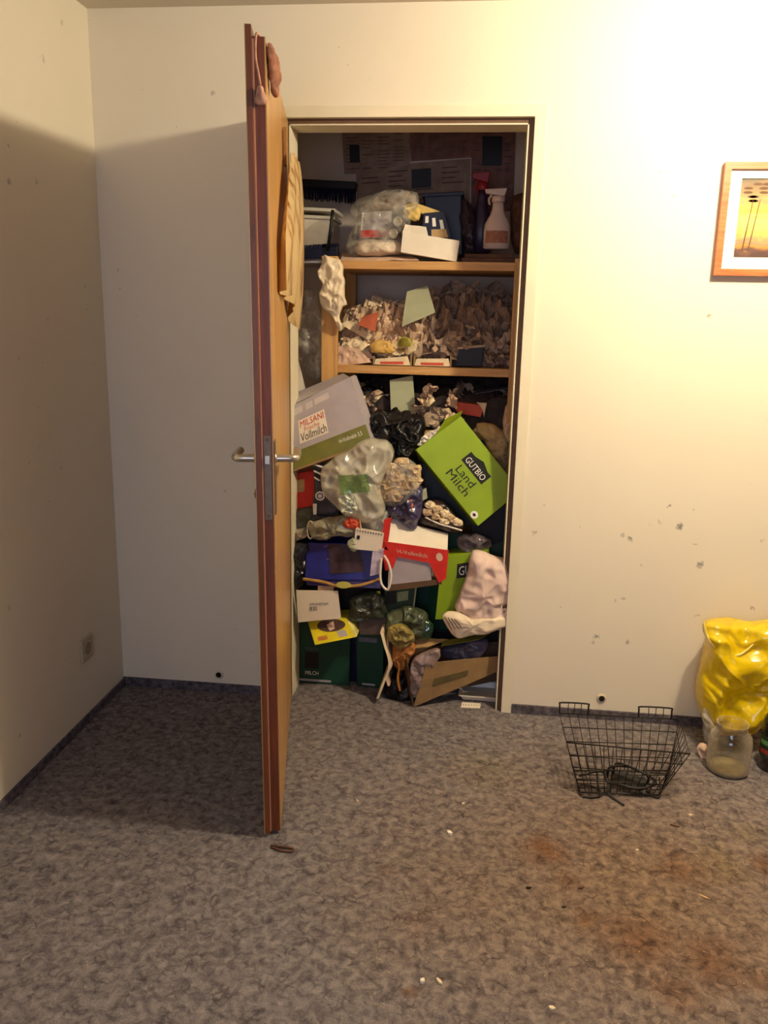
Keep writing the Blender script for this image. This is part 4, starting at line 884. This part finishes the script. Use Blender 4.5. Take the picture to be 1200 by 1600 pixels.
# white card with print and yellow box
t = thing('white_card', 'white card with small black print at the lower left of pile', 'card', W(498, 970, .01))
q = PW([(463, 922), (528, 923), (533, 966), (466, 972)], .01)
part(t, 'card', sheet(q, 10, 8, .0008, 6, .0025, 5), K['white_card'])
part(t, 'lettering', text_shape('H-MILCH FETTARM', q, (.30, .40, .74, .48), .0055), K['ink'])
part(t, 'lettering', text_shape('830', q, (.30, .52, .47, .66), .0055, bold=.03), K['ink'])
t, q = carton('yellow_box', 'yellow box with oval window below the white card', 'box', [(481, 972), (541, 966), (554, 996), (492, 1008)], [.05, .05, .0, .0], .10, K['yellow_card'])
part(t, 'oval_window', ellipse_on(q, .56, .26, .36, .30, .001), M('dark_window', (84, 60, 52), .4, .4, 40))
part(t, 'contents', sheet([bil(q, .45, .2)+Vector((0, -.003, 0)), bil(q, .66, .06)+Vector((0, -.003, 0)), bil(q, .62, .42)+Vector((0, -.003, 0)), bil(q, .48, .5)+Vector((0, -.003, 0))], 5, 5, .002, 20, .001), K['pink_paper'])
part(t, 'price_label', decal(q, .64, .56, .86, .86), K['grey_card']); part(t, 'printed_blob', decal(q, .12, .68, .36, .86), K['orange'])
part(t, 'side_face', hexa([q[1], q[1]+Vector((.028, .0, -.02)), q[2]+Vector((.008, 0, .004)), q[2]], (0, .08, 0)), M('pale_yellow', (226, 214, 120), .5))
flat('paper_sheet', 'brown pink paper strip above the white card', 'paper', [(496, 910), (522, 914), (520, 930), (498, 930)], .02, K['paper_b'], amp=.003)
# dark green boxes on the floor
def floorbox(name, label, px_tl, px_tr, px_br, px_bl, depth, mat, group=None):
    bl = Z(*px_bl, .001); br = Z(*px_br, .001); y = (bl.y+br.y)/2
    tl_ = W(*px_tl, bl.y+.0); tr_ = W(*px_tr, br.y+.0); q = [tl_, tr_, br, bl]; sh = hexa(q, (0, depth, 0))
    t = thing(name, label, 'box', base_of(sh), group); part(t, 'body', sh, mat, bev=.002); return t, q
t, q = floorbox('drink_carton_box', 'dark green box with small label on the floor at lower left', (464, 968), (548, 972), (545, 1072), (463, 1066), .08, K['dark_green'])
part(t, 'printed_panel', decal(q, .16, .50, .42, .76), K['black']); part(t, 'lettering', text_shape('FRISCH', q, (.17, .42, .41, .475), .001), K['slate'])
part(t, 'lettering', text_shape('MILCH', q, (.17, .80, .42, .86), .001, bold=.01), K['white_ink'])
part(t, 'white_strip', decal(q, .06, .93, .66, .965), K['grey_card']); 
t, q = floorbox('drink_carton_box', 'narrow dark green box standing right of the first on the floor', (556, 986), (600, 990), (598, 1076), (558, 1072), .08, K['dark_green'])
part(t, 'label_strip', decal(q, .1, .10, .75, .18), K['slate']); part(t, 'lower_strip', decal(q, .2, .93, .7, .965), K['grey_card'])
t, q = floorbox('block', 'near black box in the gap between the two green boxes', (545, 975), (562, 975), (560, 1066), (546, 1064), .12, K['navy'])
t, q = carton('box', 'grey brown carton under the olive bags in lower middle', 'box', [(560, 962), (604, 960), (602, 992), (562, 992)], .06, .10, M('grey_brown', (86, 74, 70), .5, .2))
t, q = carton('green_carton', 'dark green carton with white picture behind bottles, lower middle', 'carton', [(600, 920), (652, 912), (646, 960), (604, 966)], .07, .10, K['deep_green'])
part(t, 'picture', decal(q, .4, .18, .75, .5), M('pale_green', (140, 160, 120), .5, .3, 60)); part(t, 'dark_panel', decal(q, .06, .1, .36, .55), K['black'])
part(t, 'yellow_mark', decal(q, -.45, .04, -.12, .16, .004), K['yellow_card']); part(t, 'pale_edge', decal(q, .95, .0, 1.0, .8), K['grey_green'])
bag('plastic_bag', 'dark olive glossy bag in lower middle of the pile', 'bag', [(546, 932), (575, 922), (606, 930), (608, 962), (560, 972), (544, 960)], .06, .02, M('olive_dark', (56, 62, 50), .3, .4, 20, spec=.6), .03, .014, 20, 74)
bag('plastic_bag', 'dim green crumpled bag right of the olive bag', 'bag', [(604, 952), (650, 948), (672, 960), (668, 990), (620, 1000), (600, 985)], .05, .03, M('dim_green', (70, 80, 56), .3, .5, 24, spec=.6), .03, .018, 22, 75)
bag('glass_bottle', 'dark green glass bottle shoulder glinting behind cardboard box', 'bottle', [(644, 968), (668, 966), (680, 980), (672, 1000), (648, 1000)], .04, .02, M('bottle_green', (24, 60, 40), .1, .3, spec=.9), .03, .004, 20, 76)
bag('wrapper', 'olive and gold crumpled wrapper over top of the cardboard box', 'wrapper', [(603, 982), (622, 972), (640, 980), (650, 1000), (632, 1012), (606, 1004)], .0, .018, M('olive_gold', (140, 124, 66), .35, .5, 40), .015, .012, 34, 77)
# cardboard box tipped forward on the floor, with its contents
t = thing('cardboard_box', 'torn brown cardboard box tipped on the floor at lower right of pile', 'box', Z(645, 1104, 0))
A = Z(646, 1104, .002); B = Z(776, 1040, .10)
fq = [W(668, 1040, .02), W(782, 1028, .06), W(782, 1046, .06), A]
part(t, 'front_panel', sheet([W(666, 1036, -.03), W(784, 1024, .07), W(784, 1046, .07), A], 14, 8, .003, 10, .003, 3), K['kraft'])
lq = [W(666, 1036, -.031), W(784, 1024, .069), W(784, 1046, .069), A]
part(t, 'printed_mark', decal(lq, .16, .42, .58, .62, .004), M('kraft_print', (96, 84, 50), .8, .2))
part(t, 'left_panel', sheet([W(626, 1014, .05), W(634, 1012, .0), A+Vector((.003, -.002, 0)), A+Vector((-.012, .05, .0))], 8, 10, .004, 14, .003, 4), K['kraft_dark'])
part(t, 'top_edge', sheet([W(622, 1016, .045), W(652, 996, .07), W(700, 1000, .05), W(668, 1012, .0)], 10, 6, .004, 12, .003, 6), K['tan'])
part(t, 'long_flap', sheet([W(690, 1002, .05), W(766, 990, .06), W(748, 1000, .02), W(690, 1010, .02)], 12, 5, .004, 12, .0025, 7), K['olive'])
part(t, 'back_panel', sheet([W(640, 1012, .13), W(780, 1002, .16), W(782, 1062, .15), W(650, 1090, .10)], 8, 6, .003, 10, .003, 8), K['kraft_dark'])
bag('plastic_jar', 'foggy crumpled plastic pouch inside left end of cardboard box', 'bag', [(640, 1040), (652, 1022), (688, 1012), (690, 1028), (664, 1046), (658, 1072), (646, 1090), (640, 1066)], -.005, .018, M('fog_plastic', (136, 116, 112), .2, .35, 30, spec=.7), .02, .010, 26, 78)
bag('plastic_bag', 'slate violet bag lying inside right end of cardboard box', 'bag', [(692, 1010), (740, 996), (762, 994), (764, 1010), (752, 1028), (700, 1030), (690, 1022)], .07, .025, M('slate_violet', (78, 76, 98), .3, .3), .03, .012, 18, 79)
t, q = carton('block', 'black crate added to darken the space behind cardboard box', 'box', [(670, 985), (800, 985), (798, 1050), (672, 1050)], .19, .018, K['black'])  # thin black panel standing in for the shade behind the box
# wavy magazine / card edges left of the cardboard box
for k, (P, m_, lb) in enumerate((([(594, 988), (600, 1010), (606, 1030), (606, 1045), (598, 1065), (588, 1092)], K['cream'], 'leftmost wavy cream card edge standing beside the cardboard box'),
        ([(604, 1000), (604, 1020), (610, 1040), (602, 1056), (606, 1072)], K['pink_paper'], 'wavy pinkish card edge between two others beside cardboard box'),
        ([(614, 1005), (616, 1025), (622, 1040), (620, 1062), (624, 1080)], K['gold_brown'], 'wavy golden brown card edge nearest to the cardboard box'))):
    v = []; pts = cr([W(u, v_, -.02+.012*k) for u, v_ in P], 5); n = len(pts)
    for p in pts:
        p = Vector(p); p.z = max(p.z, .003); wd_ = .009 if k == 0 else .007
        for a, b in ((0, 0), (wd_, .004), (wd_, .12), (0, .12)): v.append(p+Vector((a, b, 0)))
    f = []
    for i in range(n-1):
        for e in range(4): a = i*4+e; b = i*4+(e+1) % 4; f.append((a, b, b+4, a+4))
    f += [(0, 3, 2, 1), ((n-1)*4, (n-1)*4+1, (n-1)*4+2, (n-1)*4+3)]
    solo('card_folder', (v, f), m_, lb, 'folder')
bag('orange_bag', 'orange brown net bag behind the wavy card edges', 'bag', [(612, 1004), (640, 1000), (652, 1014), (640, 1034), (628, 1046), (614, 1036)], .025, .018, K['gold_brown'], .02, .010, 30, 81)
bag('bin_bag', 'dark bin bag on the floor behind the wavy card edges', 'bag', [(600, 1060), (640, 1050), (646, 1098), (620, 1096), (600, 1086)], .06, .03, bagblack, .04, .010, 20, 82)
# white tray and label on the floor
c = Z(748, 1094, .001)
t = thing('white_tray', 'white plastic food tray on the floor by the door frame', 'tray', (c.x, c.y+.05, 0))
a0 = Z(722, 1094, .001); a1 = Z(776, 1090, .001)
def trayring(i, z): return [Vector((a0.x-i, a0.y-i, z)), Vector((a1.x+i*.3, a0.y-i, z)), Vector((a1.x+i*.3, a0.y+.12+i, z)), Vector((a0.x-i, a0.y+.12+i, z))]
rr = trayring(-.004, .001)+trayring(.006, .024)+trayring(.014, .025)+trayring(.014, .023)+trayring(.007, .021)+trayring(-.002, .004)
ff = [(0, 3, 2, 1)]
for k in range(5):
    for e in range(4): a = k*4+e; b = k*4+(e+1) % 4; ff.append((a, b, b+4, a+4))
ff.append((20, 21, 22, 23))
part(t, 'tray_body', (rr, ff), K['white_plastic'], bev=.0012)
t = thing('paper_label', 'small white perforated label strip on floor before the tray', 'label', Z(736, 1103, 0))
q = [Z(722, 1097, .004), Z(751, 1099, .004), Z(750, 1106, .004), Z(720, 1105, .004)]
part(t, 'strip', hexa([p for p in q], (0, 0, -.003)), K['white_card'])
part(t, 'perforation', join(*[decal(q, .08+.14*k, .35, .12+.14*k, .65, .0004, .0003) for k in range(7)]), K['tan'])
# dark filler panels added so the pile has body and its gaps look shaded
for k, (px, y, lb, m_) in enumerate((([(455, 750), (640, 740), (640, 905), (455, 910)], .20, 'large dark filler panel added behind the clear plastic bags', 'black'),
        ([(600, 830), (805, 835), (803, 985), (600, 985)], .215, 'large dark green filler panel added behind the red carton', 'dark_green'),
        ([(455, 905), (610, 905), (606, 985), (455, 985)], .20, 'dark filler panel added behind the white printed card', 'black'))):
    carton('gap_filler', lb, 'box', px, y-.012, .02 if False else .018, K[m_])

# ================================================================== THINGS ON THE ROOM FLOOR
M_wire = M('black_wire', (38, 32, 28), .45, .2, 60, metal=.3)
tfl, tfr, tbr, tbl = Z(885, 1160, .15), Z(1078, 1178, .15), Z(1062, 1124, .15), Z(874, 1114, .15)
bfl, bfr, bbr, bbl = Z(906, 1238, .008), Z(1030, 1242, .008), Z(1044, 1204, .008), Z(896, 1204, .008)
tb = thing('wire_basket', 'black wire bicycle basket standing on the carpet by the wall', 'basket', ((bfl.x+bbr.x)/2, (bfl.y+bbr.y)/2, 0))
part(tb, 'top_rim', tube([tfl, tfr, tbr, tbl], .0023, 6, True), M_wire, True)
part(tb, 'base_rim', tube([bfl, bfr, bbr, bbl], .003, 6, True), M_wire, True)
def panel(a, b, c, d, nu, nv):   # a b top, c d bottom (d under a)
    w_ = []
    for i in range(nu+1):
        t_ = i/nu; w_.append(tube([a.lerp(b, t_), d.lerp(c, t_)], .0014, 5))
    for j in range(1, nv+1):
        t_ = j/(nv+1); w_.append(tube([a.lerp(d, t_), b.lerp(c, t_)], .0017, 5))
    return join(*w_)
part(tb, 'wire_panel', panel(tfl, tfr, bfr, bfl, 13, 3), M_wire, True)
part(tb, 'wire_panel', panel(tbl, tbr, bbr, bbl, 13, 3), M_wire, True)
part(tb, 'wire_panel', panel(tfl, tbl, bbl, bfl, 6, 4), M_wire, True)
part(tb, 'wire_panel', panel(tfr, tbr, bbr, bfr, 7, 3), M_wire, True)
part(tb, 'wire_floor', panel(bfl, bfr, bbr, bbl, 8, 4), M_wire, True)
for a, b in ((0.0, .24), (.66, .93)):
    p0 = tbl.lerp(tbr, a); p1 = tbl.lerp(tbr, b); u_ = Vector((0, .004, .035))
    hk = [p0, p0+u_*.75, p0+u_+(p1-p0)*.06, p1+u_-(p1-p0)*.06, p1+u_*.75, p1]
    w_ = [tube(cr(hk, 3), .003, 6)]+[tube([p0.lerp(p1, k), p0.lerp(p1, k)+u_], .0014, 5) for k in (.3, .52, .75)]
    part(tb, 'rim_tab', join(*w_), M_wire, True)
def cable(pts, r, nm, label, mat=M_wire):
    solo(nm, tube(cr(pts, 7), r, 8), mat, label, 'cable', smooth=True)
cable([Z(905, 1212, .05), Z(940, 1205, .06), Z(950, 1222, .05), Z(968, 1226, .035), Z(1000, 1232, .03), Z(1025, 1222, .04), Z(990, 1200, .07), Z(955, 1198, .08), Z(948, 1215, .04)], .004, 'lock_cable', 'tangled black cable lying inside the wire basket')
M_br = M('bracket_plastic', (30, 32, 28), .4, .2)
bk = [Z(958, 1208, .04), Z(1012, 1224, .04), Z(1006, 1240, .02), Z(954, 1222, .02)]
tk = thing('bracket', 'dark green black mounting bracket inside front of the wire basket', 'bracket', base_of((bk, [])))
part(tk, 'plate', hexa(bk, (0, .02, .006)), M_br, bev=.003)
part(tk, 'clamp', tube(cr([bk[0], bk[0]+Vector((.01, -.01, .04)), bk[1]+Vector((-.01, -.01, .035)), bk[1]], 5), .004, 7), M_br, True)
cable([Z(908, 1243, .005), Z(904, 1230, .012), Z(915, 1226, .012), Z(936, 1234, .010), Z(938, 1243, .005), Z(925, 1246, .004), Z(910, 1244, .005)], .003, 'wire_loop', 'small black wire loop lying at front left corner of basket')
cable([Z(952, 1222, .03), Z(950, 1238, .01), Z(960, 1248, .004), Z(975, 1258, .004)], .0035, 'bungee_end', 'short dark cable end sticking out before the wire basket', M('bungee', (52, 50, 50), .6))
cable([Z(1010, 1236, .01), Z(1028, 1246, .005), Z(1032, 1236, .012), Z(1030, 1215, .03)], .003, 'wire_loop', 'bent black wire at the front right corner of basket')

# yellow bag
F_yel = film('yellow_film', (240, 208, 8), .8, .16, .15)
yb = [(1100, 968), (1112, 962), (1140, 966), (1165, 976), (1200, 976), (1240, 985), (1250, 1060), (1226, 1100), (1198, 1112), (1180, 1142), (1146, 1150), (1112, 1136), (1094, 1112), (1086, 1088), (1096, 1056), (1106, 1020), (1098, 992)]
ty = thing('yellow_bag', 'translucent yellow plastic bag slumped against wall above glass jar', 'bag', W(1160, 1140, -.12))
part(ty, 'bag_film', pillow(PW(yb, -.115), .060, .05, .042, 8, 91, 120, 26), F_yel, True)
hd = cr([W(1100, 972, -.15), W(1106, 996, -.17), W(1122, 1016, -.185), W(1140, 1024, -.19), W(1158, 1022, -.185), W(1180, 1004, -.17)], 6)
M_yl = M('yellow_plastic_edge', (240, 214, 110), .25, .1)
part(ty, 'opening_hem', tube(hd, .004, 7, taper=[.002+.004*math.sin(PI*i/(len(hd)-1)) for i in range(len(hd))]), M_yl, True)
# support: what the bag holds (only its dim shape shows)
bag('plastic_bag', 'clear whitish bag under the left side of the yellow bag', 'bag', [(1094, 1105), (1112, 1100), (1124, 1140), (1122, 1180), (1106, 1186), (1100, 1160)], -.16, .02, F_milky, .02, .012, 18, 92)
F_glass = None
def glass(name, tint, fac):
    m, t, b = nt(name); b.inputs['Base Color'].default_value = (*s2l(tint), 1); b.inputs['Roughness'].default_value = .04; b.inputs['Specular IOR Level'].default_value = .9
    tr = nd(t, 'ShaderNodeBsdfTransparent'); tr.inputs[0].default_value = (*s2l((232, 228, 214)), 1)
    gl = nd(t, 'ShaderNodeBsdfGlossy'); gl.inputs['Roughness'].default_value = .05
    lw_ = nd(t, 'ShaderNodeLayerWeight'); lw_.inputs[0].default_value = .35
    m1 = nd(t, 'ShaderNodeMixShader'); t.links.new(lw_.outputs['Facing'], m1.inputs[0]); t.links.new(tr.outputs[0], m1.inputs[1]); t.links.new(b.outputs[0], m1.inputs[2])
    m2 = nd(t, 'ShaderNodeMixShader'); m2.inputs[0].default_value = fac; t.links.new(m1.outputs[0], m2.inputs[1]); t.links.new(gl.outputs[0], m2.inputs[2])
    t.links.new(m2.outputs[0], t.nodes['Material Output'].inputs[0]); return m
M_gl = glass('jar_glass', (214, 202, 178), .07)
jc = Z(1136, 1203, 0); jr = .065
tj = thing('glass_jar', 'empty clear glass jar standing on carpet under the yellow bag', 'jar', (jc.x, jc.y, 0))
part(tj, 'jar_wall', lathe([(jr*.86, .001), (jr*.98, .008), (jr, .03), (jr, .105), (jr*.93, .125), (jr*.72, .140), (jr*.70, .158), (jr*.74, .160), (jr*.74, .164), (jr*.69, .164)], (jc.x, jc.y, 0), 44, top=False), M_gl, True)
part(tj, 'thick_base', lathe([(jr*.84, .003), (jr*.92, .010), (jr*.84, .016), (jr*.5, .012)], (jc.x, jc.y, 0), 40), M('jar_base_glass', (150, 138, 108), .12, .3, spec=.9), True, label='thick cloudy glass base')
bc = Z(1205, 1200, 0)
tb2 = thing('wine_bottle', 'dark bottle with green label cut by the right photo edge', 'bottle', (bc.x, bc.y, 0))
part(tb2, 'bottle_body', lathe([(.036, .001), (.041, .006), (.042, .15), (.038, .175), (.02, .205), (.016, .22), (.0155, .26), (.017, .262), (.017, .275), (.012, .275)], (bc.x, bc.y, 0), 32), M('bottle_dark', (18, 20, 18), .08, .2, spec=.8), True)
def wrap(c, r, z0, z1, a0, a1, n=14): 
    v = [Vector((c.x+r*math.cos(a0+(a1-a0)*i/(n-1)), c.y+r*math.sin(a0+(a1-a0)*i/(n-1)), z)) for z in (z0, z1) for i in range(n)]
    return v, [(i, i+1, n+i+1, n+i) for i in range(n-1)]
lb2 = part(tb2, 'label', wrap(bc, .0426, .05, .12, PI*.95, PI*1.75), M('label_green_black', (38, 62, 44), .5, .4, 60))
part(lb2, 'label_print', wrap(bc, .0431, .06, .075, PI*1.02, PI*1.4), M('label_red', (150, 54, 44), .5, .2)); part(lb2, 'label_print', wrap(bc, .0431, .09, .105, PI*1.02, PI*1.4), M('label_leaf', (90, 150, 84), .5, .3))
gc_ = Z(1100, 1182, 0)
bag('wrapper', 'small brown crumpled wrapper on the carpet left of glass jar', 'wrapper', [(1090, 1168), (1098, 1160), (1106, 1164), (1106, 1188), (1096, 1186), (1090, 1178)], gc_.y, .012, K['pink_paper'], .012, .008, 30, 93)

# crumbs and litter
rnd = random.Random(5)
def chip(u, v, L, a, m_, label, nm='crumb', wdt=.35):
    c = Z(u, v, .0); d = Vector((math.cos(a), math.sin(a), 0)); n = Vector((-d.y, d.x, 0)); h = L*wdt
    vs = [c+d*(L*.5)+Vector((0, 0, .0005)), c+n*h*.5, c-d*(L*.5)+n*h*.2, c-d*(L*.45)-n*h*.4, c+d*L*.1-n*h*.6]
    solo(nm, (vs+[p+Vector((0, 0, h*.55+.001)) for p in vs], [(4, 3, 2, 1, 0), (5, 6, 7, 8, 9)]+[(i, (i+1) % 5, 5+(i+1) % 5, 5+i) for i in range(5)]), m_, label, 'litter')
chip(702, 1303, .018, 2.4, K['white_card'], 'white paper crumb on the carpet in front of the closet', wdt=.6)
chip(724, 1256, .010, .7, K['cream'], 'tiny white crumb on carpet beyond the white paper crumb', wdt=.5)
chip(660, 1534, .012, 1, K['white_card'], 'round white crumb near bottom of carpet, left of two', wdt=.8)
chip(687, 1535, .020, -.9, K['cream'], 'oblong white crumb near bottom of carpet, right of two', wdt=.35)
chip(559, 1252, .014, -.9, K['cream'], 'thin white sliver on the carpet right of the open door', wdt=.25)
chip(1101, 1403, .026, -.6, K['tan'], 'thin tan splinter on the stained carpet at right', wdt=.2)
chip(908, 1388, .016, .4, K['brown'], 'dark brown chip on the stained carpet, right of two', wdt=.4)
chip(826, 1388, .014, .1, K['black'], 'black chip on the stained carpet, left of two', wdt=.4)
chip(881, 1418, .012, .2, K['black'], 'small black chip below two others on the stained carpet', wdt=.4)
chip(1054, 1291, .026, -.4, K['brown'], 'brown twig piece on the carpet below the wire basket', wdt=.2)
chip(1079, 1275, .012, -.1, K['cream'], 'cream crumb on the carpet below the glass jar', wdt=.6)
chip(863, 1577, .014, -.3, K['cream'], 'beige crumb at the bottom edge of carpet', wdt=.6)
chip(996, 1329, .008, -.3, K['cream'], 'tiny cream crumb on carpet between basket and stains', wdt=.6)
cc = Z(440, 1325, .001)
solo('hair_clip', tube(cr([Z(423, 1320, .004), Z(435, 1322, .005), Z(458, 1326, .004), Z(456, 1330, .004), Z(440, 1329, .004), Z(424, 1323, .004)], 5), .0028, 6), K['brown'], 'small brown curled strip on the carpet below the door edge', 'litter', smooth=True)
v, f = [], []
def add_crumb(x, y, r):
    k = len(v); 
    for i in range(4): a = i*PI/2+rnd.random(); v.append(Vector((x+r*math.cos(a), y+r*math.sin(a), .0005)))
    v.append(Vector((x, y, r*.9))); f.extend([(k+i, k+(i+1) % 4, k+4) for i in range(4)]); f.append((k+3, k+2, k+1, k))
for k in range(200):
    u = rnd.gauss(900, 220); w_ = rnd.uniform(1230, 1600)
    if not 520 < u < 1200: continue
    p = Z(u, w_, 0); add_crumb(p.x, p.y, rnd.uniform(.0009, .0021))
solo('crumbs', (v, f), K['tan'], 'fine pale crumbs scattered over right half of the carpet', 'crumbs', kind='stuff')
